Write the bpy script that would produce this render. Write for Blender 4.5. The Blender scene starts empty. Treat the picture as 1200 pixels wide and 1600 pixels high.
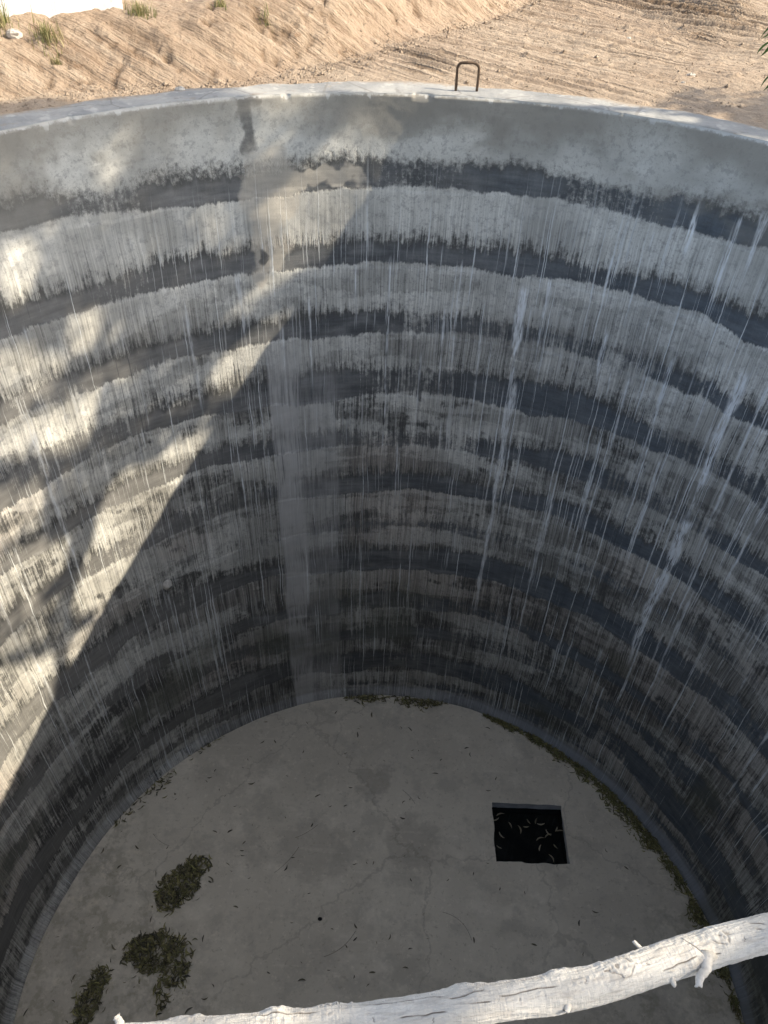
import bpy, math, random
import numpy as np
from mathutils import Vector, Matrix
random.seed(7); rng = np.random.default_rng(7)
sc = bpy.context.scene
col = sc.collection
R_ = math.radians

# ------------------------------------------------------------------ dimensions (metres, z = 0 is the top of the well's rim)
CX, CY = 0.1715, 2.2082        # axis of the well
RW, DEPTH, TH = 3.2226, 6.488, 0.243
SUN_AZ, SUN_EL = 91.0, 36.5
EYE = Vector((0.0, 0.0, 1.5))

# ------------------------------------------------------------------ tagging helpers
def tag(o, label=None, cat=None, group=None, kind=None):
    if label: o['label'] = label
    if cat: o['category'] = cat
    if group: o['group'] = group
    if kind: o['kind'] = kind
    return o

def empty(name, loc):
    o = bpy.data.objects.new(name, None); col.objects.link(o); o.location = loc
    o.empty_display_size = 0.2
    return o

def mesh_obj(name, verts, faces, mat, parent=None, smooth=True, loc=(0, 0, 0)):
    me = bpy.data.meshes.new(name)
    verts = np.asarray(verts, dtype=np.float32).reshape(-1, 3)
    if isinstance(faces, np.ndarray):
        n, k = faces.shape
        me.vertices.add(len(verts)); me.vertices.foreach_set('co', verts.ravel())
        me.loops.add(n * k); me.loops.foreach_set('vertex_index', faces.astype(np.int32).ravel())
        me.polygons.add(n)
        me.polygons.foreach_set('loop_start', np.arange(0, n * k, k, dtype=np.int32))
        me.polygons.foreach_set('loop_total', np.full(n, k, dtype=np.int32))
        me.update(calc_edges=True); me.validate()
    else:
        me.from_pydata([tuple(map(float, v)) for v in verts], [], faces); me.update()
    me.polygons.foreach_set('use_smooth', np.full(len(me.polygons), smooth))
    me.materials.append(mat)
    o = bpy.data.objects.new(name, me); col.objects.link(o)
    o.location = loc
    if parent is not None: o.parent = parent
    return o

def grid_faces(nu, nv, wrap_u=False):
    iu = np.arange(nu if wrap_u else nu - 1); iv = np.arange(nv - 1)
    a, b = np.meshgrid(iu, iv, indexing='ij'); a2 = (a + 1) % nu
    return np.stack([a * nv + b, a2 * nv + b, a2 * nv + b + 1, a * nv + b + 1], -1).reshape(-1, 4)

# ------------------------------------------------------------------ numpy value noise
def _hash(ix, iy, seed):
    n = (ix.astype(np.int64) * 374761393 + iy.astype(np.int64) * 668265263 + seed * 974634777) & 0xffffffff
    n = ((n ^ (n >> 13)) * 1274126177) & 0xffffffff
    n = (n ^ (n >> 16)) & 0xffff
    return n / 65535.0
def vnoise(x, y, seed=0):
    x = np.asarray(x, float); y = np.asarray(y, float)
    ix = np.floor(x); iy = np.floor(y); fx = x - ix; fy = y - iy
    fx = fx * fx * (3 - 2 * fx); fy = fy * fy * (3 - 2 * fy)
    a = _hash(ix, iy, seed); b = _hash(ix + 1, iy, seed); c = _hash(ix, iy + 1, seed); d = _hash(ix + 1, iy + 1, seed)
    return (a + (b - a) * fx) * (1 - fy) + (c + (d - c) * fx) * fy - 0.5
def fbm(x, y, oct=4, seed=0, rough=0.5):
    s = 0; a = 1; 
    for i in range(oct):
        s = s + a * vnoise(x * 2**i + 13.7 * i, y * 2**i - 7.1 * i, seed + i); a *= rough
    return s
def sstep(a, b, x):
    t = np.clip((x - a) / (b - a), 0, 1); return t * t * (3 - 2 * t)

# ------------------------------------------------------------------ node expression helper
class NT:
    def __init__(self, name):
        self.m = bpy.data.materials.new(name); self.m.use_nodes = True
        self.t = self.m.node_tree; self.n = self.t.nodes; self.n.clear()
        self.out = self.n.new('ShaderNodeOutputMaterial')
        self.b = self.n.new('ShaderNodeBsdfPrincipled')
        self.t.links.new(self.b.outputs[0], self.out.inputs[0])
        self.b.inputs['Roughness'].default_value = 0.9
        self.b.inputs['Specular IOR Level'].default_value = 0.25
    def link(self, a, inp):
        if isinstance(a, S): self.t.links.new(a.s, inp)
        elif isinstance(a, (int, float)): inp.default_value = a if inp.type == 'VALUE' else (a, a, a, 1) if inp.type == 'RGBA' else (a, a, a)
        else:
            v = tuple(a)
            inp.default_value = v + (1,) if inp.type == 'RGBA' and len(v) == 3 else v
    def math(self, op, a, b=0.0, c=None, clamp=False):
        n = self.n.new('ShaderNodeMath'); n.operation = op; n.use_clamp = clamp
        self.link(a, n.inputs[0]); self.link(b, n.inputs[1])
        if c is not None: self.link(c, n.inputs[2])
        return S(self, n.outputs[0])
    def step(self, a, b, x):
        n = self.n.new('ShaderNodeMapRange'); n.interpolation_type = 'SMOOTHSTEP'
        self.link(x, n.inputs[0]); self.link(a, n.inputs[1]); self.link(b, n.inputs[2])
        return S(self, n.outputs[0])
    def vec(self, x, y, z=0.0):
        n = self.n.new('ShaderNodeCombineXYZ')
        for i, v in enumerate((x, y, z)): self.link(v, n.inputs[i])
        return S(self, n.outputs[0])
    def sep(self, v):
        n = self.n.new('ShaderNodeSeparateXYZ'); self.link(v, n.inputs[0])
        return [S(self, n.outputs[i]) for i in range(3)]
    def noise(self, v, scale=1.0, detail=2.0, rough=0.5, dist=0.0):
        n = self.n.new('ShaderNodeTexNoise'); self.link(v, n.inputs['Vector'])
        n.inputs['Scale'].default_value = scale; n.inputs['Detail'].default_value = detail
        n.inputs['Roughness'].default_value = rough; n.inputs['Distortion'].default_value = dist
        return S(self, n.outputs[0])
    def voronoi(self, v, scale=1.0, feature='F1', out=0):
        n = self.n.new('ShaderNodeTexVoronoi'); n.feature = feature; self.link(v, n.inputs['Vector'])
        n.inputs['Scale'].default_value = scale
        return S(self, n.outputs[out])
    def mix(self, f, a, b):
        n = self.n.new('ShaderNodeMix'); n.data_type = 'RGBA'; n.clamp_factor = True
        self.link(f, n.inputs[0]); self.link(a, n.inputs[6]); self.link(b, n.inputs[7])
        return S(self, n.outputs[2])
    def mul(self, c, f):   # colour times value
        n = self.n.new('ShaderNodeVectorMath'); n.operation = 'SCALE'
        self.link(c, n.inputs[0]); self.link(f, n.inputs['Scale'])
        return S(self, n.outputs[0])
    def mulc(self, a, b):
        n = self.n.new('ShaderNodeVectorMath'); n.operation = 'MULTIPLY'
        self.link(a, n.inputs[0]); self.link(b, n.inputs[1]); return S(self, n.outputs[0])
    def uv(self, name=None):
        n = self.n.new('ShaderNodeUVMap')
        if name: n.uv_map = name
        return S(self, n.outputs[0])
    def obj(self):
        n = self.n.new('ShaderNodeTexCoord'); return S(self, n.outputs['Object'])
    def attr(self, name):
        n = self.n.new('ShaderNodeAttribute'); n.attribute_name = name; return S(self, n.outputs['Fac'])
    def rnd(self):
        n = self.n.new('ShaderNodeObjectInfo'); return S(self, n.outputs['Random'])
    def geo_rnd(self):
        n = self.n.new('ShaderNodeNewGeometry'); return S(self, n.outputs['Random Per Island'])
    def color(self, c): self.link(c, self.b.inputs['Base Color'])
    def rough(self, r): self.link(r, self.b.inputs['Roughness'])
    def bump(self, h, strength=0.5, dist=0.01):
        n = self.n.new('ShaderNodeBump'); n.inputs['Strength'].default_value = strength; n.inputs['Distance'].default_value = dist
        self.link(h, n.inputs['Height']); self.t.links.new(n.outputs[0], self.b.inputs['Normal'])
class S:
    def __init__(self, nt, s): self.nt = nt; self.s = s
    def __add__(self, o): return self.nt.math('ADD', self, o)
    __radd__ = __add__
    def __sub__(self, o): return self.nt.math('SUBTRACT', self, o)
    def __rsub__(self, o): return self.nt.math('SUBTRACT', o, self)
    def __mul__(self, o): return self.nt.math('MULTIPLY', self, o)
    __rmul__ = __mul__
    def max(self, o): return self.nt.math('MAXIMUM', self, o)
    def min(self, o): return self.nt.math('MINIMUM', self, o)
    def abs(self): return self.nt.math('ABSOLUTE', self)
    def inv(self): return self.nt.math('SUBTRACT', 1.0, self)

# ------------------------------------------------------------------ material: stained, cement-washed wall
def s_at(th): return R_(th) * RW

def mat_wall():
    t = NT('washed_concrete')
    uvw = t.uv('wall_uv'); s, zz, _ = t.sep(uvw); d = zz * -1.0       # s = arc length, d = depth below rim
    dark, core, run, strip, patch, stain = [t.attr(k) for k in ('dark', 'core', 'run', 'strip', 'patch', 'stain')]
    cloud, warm_, fm, dens, grime_, alg_, slate, jit = [t.attr(k) for k in ('cloud', 'warm', 'fm', 'dens', 'grime', 'alg', 'slate', 'jit')]
    s0 = s
    s = s + (jit - .5) * .026 + (t.noise(t.vec(s * 20, d * 22.0), 1, 1) - .5) * .006
    P = lambda a, b, off=0.0: t.vec(s * a + off, d * b + off * 0.37)
    mott = t.noise(P(26, 20, 1), 1, 4, .75)
    vstr = t.noise(P(60, 2.2, 7), 1, 3, .65)
    onset = t.step(.2, 1.1, d)
    vs2 = t.noise(P(17, .9, 27), 1, 3, .6)
    light = t.step(.28, .72, (1.0 - dark) + (mott - .5) * 1.0 + ((vstr - .5) * 1.4 + (vs2 - .5) * .8) * onset)
    th1 = .672 - (dens - .5) * .24 - t.step(s_at(5), s_at(40), s) * .012
    l1 = t.noise(P(52, .50, 11), 1, 1.5, .5)
    st1 = t.step(0.0, .022, l1 - th1) * onset
    st2 = t.step(.60, .68, t.noise(P(95, 1.3, 17), 1, 2, .5)) * onset * t.step(.40, .56, fm)
    dk = t.step(.62, .70, t.noise(P(75, .8, 57), 1, 2, .5)) * onset * t.step(.60, .42, fm)
    speck = t.noise(P(62, 55, 2), 1, 5, .85)
    warm = t.step(.47, .62, warm_) * t.step(1.2, 3.0, d)
    c_light = t.mix(t.step(.3, .7, cloud), (.42, .412, .38), (.62, .61, .565))
    c_light = t.mix(warm * .5, c_light, (.47, .41, .36))
    c_light = t.mix(t.step(.46, .33, speck) * (t.step(.35, .6, cloud) * .5 + .3), c_light, (.21, .20, .19))
    c_light = t.mix(t.step(.50, .36, t.noise(P(20, 17, 71), 1, 3, .75)) * .5, c_light, (.27, .265, .26))
    fine = t.noise(P(85, 1.1, 37), 1, 3, .6)
    wash = t.step(.50, .535, t.noise(P(1.0, 3.4, 93), 1, 3, .55) + (vstr - .5) * .22 + (mott - .5) * .16) * t.step(.7, 1.5, d)
    c_light = t.mul(c_light, 1.0 + ((fine - .5) * 1.7 + (vs2 - .5) * .9) * onset - t.step(1.5, 4.6, d) * t.step(s_at(-55), s_at(-20), s) * .26 - wash * .30)  # depth term: shade painted into the wash, sparing the sunlit left
    c_dark = t.mix(t.step(.35, .65, slate), (.11, .115, .12), (.18, .182, .182))
    c_dark = t.mix(t.step(s_at(-8), s_at(35), s) * .55, c_dark, (.10, .125, .152))  # bluer to the right: skylight tint painted into the dark bands
    trow = t.noise(P(4, 26, 26), 1, 4, .65)
    c_dark = t.mul(c_dark, 1.0 + (trow - .5) * 1.1 + (speck - .5) * .8 + (vs2 - .5) * .6)
    c_dark = t.mix(t.step(s_at(-14), s_at(-42), s) * .55, c_dark, t.mul((.26, .25, .232), .65 + trow * .7))  # dark bands lighter on the left: sunlight painted into the colour
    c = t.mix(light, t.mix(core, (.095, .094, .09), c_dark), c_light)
    c = t.mix(strip * t.step(.30, .56, vstr * .55 + cloud * .25 + fm * .2 + (1.0 - dark) * .07) , c, t.mix(cloud, (.42, .41, .40), (.62, .61, .59)))
    pn = (mott - .5) * .9 + (trow - .5) * .9 + (vs2 - .5) * .5
    c = t.mix(t.step(.10, .95, patch + pn * .8) * .75, c, t.mix(t.noise(P(7, 40, 6), 1, 4), (.40, .37, .32), (.62, .57, .49)))
    c = t.mix((st2 * .7), c, (.58, .59, .585))
    bead = t.step(.33, .56, t.noise(P(48, 9, 66), 1, 2, .6))
    c = t.mix((st1 * .92 * (bead * .6 + .4)), c, (.70, .72, .72))
    c = t.mix(dk * .6, c, (.07, .075, .08))
    c = t.mix(run * t.step(.36, .55, t.noise(P(75, 5, 71), 1, 3, .7)) * (bead * .3 + .7), c, (.84, .86, .87))
    c = t.mix(t.step(.10, .95, stain + pn * .6) * .85, c, (.085, .087, .09))
    under = t.step(.32, .05, d + (cloud - .5) * .3 + (mott - .5) * .14)
    c = t.mix(under * .7, c, (.27, .25, .215))
    grime = t.step(.48, .68, grime_) * t.step(.9, .3, d)
    c = t.mix(grime * .6, c, (.26, .245, .215))
    toplip = t.step(.016, .005, d + (mott - .5) * .05 - (t.noise(P(7, 2, 19), 1, 3, .7) - .57).max(0.0) * .38)
    c = t.mix(toplip, c, (.50, .49, .46))
    foot = t.step(6.28, 6.38, d + (cloud - .5) * .10 + (vstr - .5) * .12) * (t.step(s_at(-12), s_at(25), s) * .8 + .2)
    c = t.mix(foot * .8, c, (.30, .31, .33))
    c = t.mul(c, (t.step(2.8, 6.0, d) * -.24 + 1.04))  # darker towards the bottom: the shaft's shade painted into the colour
    c = t.mix(t.step(s_at(0), s_at(40), s) * .30, c, t.mulc(c, (.80, 1.0, 1.22)))  # right side's skylight blue painted over the whole wall colour
    alg = t.step(.56, .7, alg_) * t.step(3.5, 5.5, d)
    c = t.mix(alg * .5, c, (.10, .105, .08))
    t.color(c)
    t.rough(.88)
    t.bump(speck * .35 + mott * .3 + trow * .4 + light * .9 + st1 * .5, .55, .006)
    return t.m

def wall_fields(s, d, th):
    """large-scale layout of the cement washes over the wall (s arc length, d depth, th degrees)"""
    N = lambda a, b, sd, o=3, r=.5: fbm(s * a, d * b, o, sd, r) * .5
    big, mid, ragged, drip = N(.8, .45, 101, 2), N(3, 1.6, 103), N(11, 7, 105, 4, .6), N(30, 1.5, 107)
    dt = d + big * .13 + mid * .06 + ragged * .045
    dd = dt + drip * .09
    bands = [(.32, .43, .60, 1), (.88, 1.00, 1.145, 1), (1.46, 1.56, 1.715, 1), (1.88, 2.06, 2.27, 1), (2.54, 2.65, 2.79, .9),
             (2.98, 3.13, 3.33, .95), (3.52, 3.66, 3.79, .6), (3.96, 4.06, 4.33, 1.0), (4.66, 4.78, 4.95, .85),
             (5.12, 5.24, 5.44, .85), (5.58, 5.72, 6.02, 1.0), (6.12, 6.22, 6.34, .8)]
    dark = np.zeros_like(s); core = np.zeros_like(s)
    for i, (f0, a, b, k) in enumerate(bands):
        a_ = a + fbm(s * 1.1, s * 0 + i * 9.1, 3, 140 + i) * (.05 + .04 * (i > 2) + .04 * (i > 6))
        b_ = b + fbm(s * 1.6, s * 0 + i * 5.3, 3, 160 + i) * (.045 + .04 * (i > 2) + .05 * (i > 6))
        lo = sstep(-.04, .04, dd - a_); hi = 1 - sstep(-.040, .022, dt - b_)
        pres = sstep(-.36, .02, fbm(s * .9, s * 0 + i * 3.7, 3, 180 + i)) * .40 + .60
        v = (lo * .42 + sstep(-.10, a - f0, dd - f0) * .58) * hi * k * pres
        dark = np.maximum(dark, v); core = np.maximum(core, lo * hi * pres)
    deep = sstep(3.6, 5.2, d)
    dark = np.maximum(dark, sstep(-.05, .28, N(1.1, 2.2, 144, 3, .6)) * deep * .72)
    dark = np.maximum(dark, sstep(.0, .2, N(2.4, 3.8, 146, 4, .6)) * sstep(1.1, 2.4, d) * .52)
    dark = dark * (1 - .35 * sstep(.08, .26, N(2.0, 2.4, 147, 4, .6)) * sstep(.8, 1.6, d))
    runs = [(-3.6, .006, 1.05, 3.0, 1), (-7.9, .005, 1.1, 1.75, .9), (-14, .012, 1.35, 2.3, .8), (14.1, .036, 1.20, 2.3, 1), (14.6, .032, 2.0, 5.0, .75),
            (16.9, .013, 1.1, 1.95, .9), (25.4, .022, 1.4, 2.0, .8), (33.9, .02, 1.45, 2.6, .8), (42.5, .042, 1.35, 2.9, 1),
            (42.7, .055, 2.7, 4.7, .95), (23.0, .04, 3.0, 4.4, .5), (31.7, .018, .38, .85, .9), (38.5, .03, .34, .8, .9), (36.2, .016, .4, 1.2, .8),
            (45.5, .018, .9, 3.1, .7), (-22.8, .02, 1.1, 1.9, .6), (-30, .012, 1.2, 2.4, .6), (-40, .01, 3.95, 5.4, .5), (-52, .02, 1.8, 3.6, .6),
            (51, .02, 1.2, 3.4, .8), (58, .03, 1.5, 3.5, .7), (5.5, .008, 1.05, 2.3, .7), (9.2, .006, 1.6, 2.9, .7), (29.5, .012, 1.7, 3.1, .7), (36.5, .014, 2.3, 3.6, .7),
            (66, .018, 3.2, 5.2, .7), (-62, .015, 3.6, 5.9, .6), (47.5, .016, 3.3, 5.0, .6), (37.8, .012, 4.6, 5.9, .5)]
    lr = random.Random(11)
    for i in range(80):
        runs.append((lr.uniform(-100, 95) if i % 2 else lr.uniform(22, 75), lr.uniform(.0035, .009), lr.choice([b[1] for b in bands[1:8]]) - lr.uniform(-.1, .4), 0, lr.uniform(.35, .8)))
        runs[-1] = runs[-1][:3] + (runs[-1][2] + lr.uniform(.2, 1.1),) + runs[-1][4:]
    run = np.zeros_like(s); cols = s[:, 0]
    for th0, w, a, b, k in runs:
        m = np.abs(cols - s_at(th0)) < .25
        if not m.any(): continue
        S_, D_ = s[m], d[m]; wig = fbm(S_ * 1.5, D_ * 1.3, 2, 191) * .035 * min(1, w * 30 + .3)
        q = np.abs(S_ + wig - s_at(th0)); wl = np.maximum(.85 * w * (1 + 1.1 * fbm(S_ * 9, D_ * 5.5, 3, 163)), .0055)
        wl = wl * (1 - .5 * sstep(a, b, D_))
        run[m] = np.maximum(run[m], (1 - sstep(.6, 1.3, q / wl)) * sstep(a, a + .08, D_) * (1 - sstep(b - .5 * min(1, (b - a)), b, D_)) * k)
    sl = s + N(6, 1.2, 181) * .1
    st = sstep(s_at(-20.3), s_at(-19.6), sl) * sstep(s_at(-10.2), s_at(-11.2), sl) * sstep(1.7, 2.3, d)
    stc = sstep(s_at(-20.3), s_at(-19.8), sl) * sstep(s_at(-15.4), s_at(-16.6), sl) * sstep(1.5, 2.2, d)
    strip = np.maximum(st * .42, stc * .85)
    rg2 = N(6, 5, 207, 4, .6); rg3 = N(6, 5, 217, 4, .6)
    blob = lambda t0, w, d0, h: sstep(1.5, .35, ((s + rg2 * .22 - s_at(t0)) / w) ** 2 + ((d + rg3 * .28 - d0) / h) ** 2)
    patch = np.maximum(np.maximum(blob(-18.3, .17, .62, .34), blob(-13, .38, .50, .085)), blob(-19.4, .10, .95, .3))
    stain = np.maximum(blob(-20.4, .055, .12, .26), blob(-19.7, .03, 1.08, .07)) * .8
    stain = np.maximum(stain, np.maximum(blob(26.5, .07, .12, .05) * .25, np.maximum(blob(18.5, .2, .17, .06) * .3, blob(-34, .4, .30, .07) * .3)))
    B = lambda a, b, sd, o, r=.5: .5 + .42 * fbm(s * a, d * b, o, sd, r)
    return dict(dark=dark, core=core, run=run, strip=strip, patch=patch, stain=stain, cloud=B(2.2, 2.6, 301, 4, .6), warm=B(.9, 1.3, 311, 3), fm=B(3.5, 2.8, 321, 2),
                dens=B(.9, .35, 331, 2), grime=B(1.4, 2.4, 341, 5, .7), alg=B(1.7, 1.5, 351, 3), slate=B(5, 9, 361, 3), jit=B(2.5, 4, 371, 2))

def mat_coping():
    t = NT('rim_limewash'); p = t.obj(); x, y, z = t.sep(p)
    a = t.noise(p, 2.2, 5, .6); b = t.noise(p, 30, 5, .7); cc = t.noise(p, 9, 4, .6)
    c = t.mix(t.step(.35, .65, a), (.25, .255, .255), (.40, .395, .375))
    c = t.mix(t.step(.56, .7, b) * .6, c, (.30, .29, .27))
    c = t.mix(t.step(.55, .68, cc) * .7, c, (.50, .49, .46))
    crack = t.voronoi(p, 1.6, 'DISTANCE_TO_EDGE')
    c = t.mix(t.step(.012, .004, crack + (b - .5) * .01) * .5, c, (.18, .17, .16))
    dust = t.step(.58, .66, t.noise(p, 5, 6, .7)) * .45
    c = t.mix(dust, c, (.31, .25, .19))
    dx = x; dy = y; r_ = t.math('SQRT', dx * dx + dy * dy)
    c = t.mix(t.step(RW + TH - .07, RW + TH + .0, r_ + (b - .5) * .16 + (a - .5) * .22) * .75, c, (.32, .255, .19))
    c = t.mix(t.step(.40, .30, cc) * .45, c, (.17, .165, .155))
    t.color(c); t.bump(a * .5 + b * .5 + cc * .6, .6, .012)
    return t.m

def mat_floor():
    t = NT('floor_cement'); p = t.obj(); x, y, z = t.sep(p)
    a = t.noise(p, .7, 4, .55); b = t.noise(p, 5, 6, .65); cc = t.noise(p, 45, 4, .7); f = t.noise(p, 14, 3, .5, 1.5)
    c = t.mix(t.step(.3, .7, a), (.40, .385, .355), (.49, .475, .44))
    c = t.mix(t.step(.55, .75, b) * .5, c, (.56, .545, .51))
    c = t.mix(t.step(.46, .30, b) * .35, c, (.30, .29, .27))
    c = t.mix(t.step(.62, .7, cc) * .28, c, (.22, .21, .19))
    c = t.mix(t.step(.64, .70, f) * .3, c, (.62, .60, .57))
    # a few damp patches and a paler dusty edge
    wx = (t.noise(p, 3.1, 4, .65) - .5) * .9; wy = (t.noise(p, 3.7, 4, .65) - .5) * .9
    def blob(px, py, r, k=1.0):
        dx = (x + wx - px) * (1 / r); dy = (y + wy - py) * (k / r)
        return t.step(1.7, .5, dx * dx + dy * dy)
    st = blob(-1.25, 3.95 , .34).max(blob(-1.5, 3.5, .26) * .7).max(blob(-.15, 2.15, .22) * .8).max(blob(.25, 1.4, .25) * .6).max(blob(-.75, 1.3, .3)*.5)
    c = t.mix(st * .7, c, (.25, .24, .225))
    crk = t.step(.010, .002, t.voronoi(t.vec(x + wx * .5, y + wy * .5), .55, 'DISTANCE_TO_EDGE') + (cc - .5) * .012)
    c = t.mix(crk * .35, c, (.2, .19, .175))
    arc = t.noise(t.vec(x * 2 + wx * 3, y * 14), 1, 4, .6)
    c = t.mix(t.step(.58, .70, arc) * .22, c, (.60, .585, .55))
    dx = x - CX; dy = y - CY
    rr = t.math('SQRT', dx * dx + dy * dy)
    edge = t.step(2.45, 3.1, rr + (b - .5) * .5)
    c = t.mix(edge * t.step(.45, .6, t.noise(p, 9, 5, .65)) * .55, c, (.24, .23, .19))
    c = t.mix(edge * t.step(.55, .7, t.noise(p, 6, 5, .65)) * .5, c, (.58, .55, .49))
    # brighter, cooler cement near the sump
    sx = (x - 1.75) * .7; sy = (y - 3.85) * .8
    c = t.mix(t.step(1.0, .2, sx * sx + sy * sy) * t.step(.4, .65, b) * .55, c, (.54, .555, .56))
    c = t.mix(t.step(.57, .66, t.noise(p, 26, 5, .75)) * .5, c, (.24, .225, .19))
    c = t.mix(t.step(.52, .70, t.noise(p, 1.9, 6, .7)) * .5, c, (.60, .585, .55))
    c = t.mix(t.step(.50, .36, t.noise(p, 2.6, 6, .7)) * .4, c, (.27, .265, .25))
    c = t.mix(t.step(.60, .68, t.noise(p, 17, 4, .7)) * .3, c, (.62, .60, .56))
    t.color(t.mulc(c, (1.36, 1.27, 1.13))); t.rough(.82)
    t.bump(b * .6 + cc * .4, .45, .008)
    return t.m

def mat_soil(name, base, alt, pale, k=1.0):
    t = NT(name); p = t.obj()
    a = t.noise(p, .8, 5, .6); b = t.noise(p, 7, 6, .7); g = t.noise(p, 60, 5, .8); g2 = t.noise(p, 160, 3, .7)
    c = t.mix(t.step(.3, .7, a), base, alt)
    c = t.mix(t.step(.5, .75, b) * .5, c, pale)
    c = t.mix(t.step(.44, .28, g) * .55, c, (base[0] * .5, base[1] * .46, base[2] * .42))
    c = t.mix(t.step(.58, .72, g2) * .35, c, pale)
    clod = t.voronoi(p, 38)
    cav = t.attr('hollow_shade')
    c = t.mix(cav * .62, c, (base[0] * .42, base[1] * .36, base[2] * .30))  # shade of hollows and steep ridge sides painted into the soil
    x, y, z = t.sep(p); mid = t.noise(p, 19, 4, .7)
    if name == 'sandy_soil':
        q = x * .60 + y * .80; r = x * .80 - y * .60
        w = (t.noise(p, .8, 1) - .5) * .2; amp = t.attr('amp')
        g1 = t.noise(t.vec((q + w) * 17, r * .45), 1, 2, .5); g3 = t.noise(t.vec((q + w) * 55, r * 2.6, 3), 1, 2, .6)
        gr = (t.step(.40, .52, g1) * 1.3 + g3 * .5) * amp
        c = t.mix(t.step(.47, .39, g1) * amp * .75, c, (base[0] * .50, base[1] * .44, base[2] * .38))  # groove shade painted into the colour, on top of the bump
        c = t.mix(t.step(.55, .66, g1) * amp * .5, c, pale)
    else:
        al = x * .64 + y * .77
        g1 = t.noise(t.vec(al * 16 + z * 16, z * 4.5, y * .7), 1, 4, .65); g3 = t.noise(t.vec(al * 48 + z * 34, z * 9, 2), 1, 3, .6)
        gr = g1 * 1.4 + g3 * .7
        c = t.mix(t.step(.45, .34, g1) * .55, c, (base[0] * .55, base[1] * .48, base[2] * .42))
        c = t.mix(t.step(.54, .66, g1) * .45, c, pale)
        c = t.mix(t.step(.60, .70, t.noise(p, 6, 5, .7)) * .6, c, (base[0] * .62, base[1] * .52, base[2] * .44))
    c = t.mix(t.step(.42, .30, mid) * .5, c, (base[0] * .55, base[1] * .50, base[2] * .45))
    t.color(c); t.rough(.97)
    t.bump(g * .5 + b * .5 + g2 * .12 + clod * .25 + mid * .8 + gr, .9 * k, .022)
    return t.m

def mat_simple(name, c1, c2, scale=8, rough=.8, bump=.4, dist=.005, det=5):
    t = NT(name); p = t.obj(); a = t.noise(p, scale, det, .65)
    t.color(t.mix(t.step(.35, .65, a), c1, c2)); t.rough(rough); t.bump(a, bump, dist)
    return t.m

def mat_leaf(name, cols, transl=0.0, island=True, rough=.6):
    t = NT(name)
    r = t.geo_rnd() if island else t.rnd()
    ramp = t.n.new('ShaderNodeValToRGB'); ramp.color_ramp.interpolation = 'LINEAR'
    el = ramp.color_ramp.elements
    while len(el) < len(cols): el.new(0.5)
    for i, c in enumerate(cols): el[i].position = i / (len(cols) - 1); el[i].color = tuple(c) + (1,)
    t.t.links.new(r.s, ramp.inputs[0])
    p = t.obj(); a = t.noise(p, 40, 3, .6)
    c = t.mul(S(t, ramp.outputs[0]), a * .7 + .65)
    t.color(c); t.rough(rough)
    if transl:
        tr = t.n.new('ShaderNodeBsdfTranslucent'); t.link(c, tr.inputs[0])
        mx = t.n.new('ShaderNodeMixShader'); mx.inputs[0].default_value = transl
        t.t.links.new(t.b.outputs[0], mx.inputs[1]); t.t.links.new(tr.outputs[0], mx.inputs[2])
        t.t.links.new(mx.outputs[0], t.out.inputs[0])
    return t.m

def mat_branch():
    t = NT('whitewashed_bark'); u, v, _ = t.sep(t.uv('log_uv'))
    P = lambda a, b, o=0.: t.vec(u * a + o, v * b + o)
    a = t.noise(P(5, 10), 1, 5, .6); f = t.noise(P(60, 260, 3), 1, 4, .7); fx = t.noise(P(330, 30, 8), 1, 3, .6)
    cr = t.attr('crack')
    c = t.mix(t.step(.35, .7, a), (.50, .475, .435), (.64, .615, .57))
    c = t.mix(t.step(.60, .72, f) * .25, c, (.42, .39, .35))
    c = t.mix(t.step(.60, .75, t.noise(P(9, 22, 13), 1, 4)) * .35, c, (.62, .56, .50))
    c = t.mix(t.step(.63, .72, fx) * .30, c, (.48, .42, .38))
    c = t.mix(t.step(.50, .62, t.noise(P(16, 60, 23), 1, 5, .7)) * .45, c, (.36, .325, .29))
    c = t.mix(cr, c, (.10, .08, .065))
    t.color(c); t.rough(.85); t.bump(f * .5 + a * .5 + fx * .6 + t.noise(P(90, 110, 5), 1, 3, .7) * .5, .8, .003)
    return t.m

def mat_whitewall():
    t = NT('limewashed_masonry'); p = t.obj(); a = t.noise(p, 3, 5, .6); b = t.noise(p, 20, 4, .7)
    c = t.mix(t.step(.4, .6, a), (.70, .70, .68), (.83, .83, .81)); c = t.mix(t.step(.62, .72, b) * .5, c, (.45, .41, .36))
    t.color(c); t.bump(b, .5, .01); return t.m

def mat_water():
    t = NT('still_dark_water'); t.color((.004, .005, .005)); t.rough(.04); t.b.inputs['Specular IOR Level'].default_value = .35
    return t.m

M_WALL = mat_wall(); M_COP = mat_coping(); M_FLOOR = mat_floor()
M_SOIL = mat_soil('sandy_soil', (.355, .275, .205), (.40, .322, .245), (.47, .395, .31))
M_BANK = mat_soil('cut_bank_soil', (.37, .278, .203), (.415, .324, .24), (.49, .405, .315), 1.3)
M_RUST = mat_simple('rusted_steel', (.075, .050, .034), (.15, .10, .065), 60, .75, .5, .002)
M_PIT = mat_simple('pit_cement', (.40, .42, .45), (.55, .57, .60), 9, .9, .5, .01)
M_PIPE = mat_simple('cement_lump', (.34, .33, .30), (.50, .48, .45), 40, .9, .6, .006)
M_STONE = mat_simple('stone', (.42, .38, .33), (.58, .54, .48), 25, .9, .6, .01)
M_LITTER = mat_leaf('dry_leaves', [(.05, .047, .035), (.11, .10, .065), (.20, .19, .08), (.075, .068, .048), (.30, .28, .11), (.14, .12, .08), (.36, .32, .14)], 0)
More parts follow.
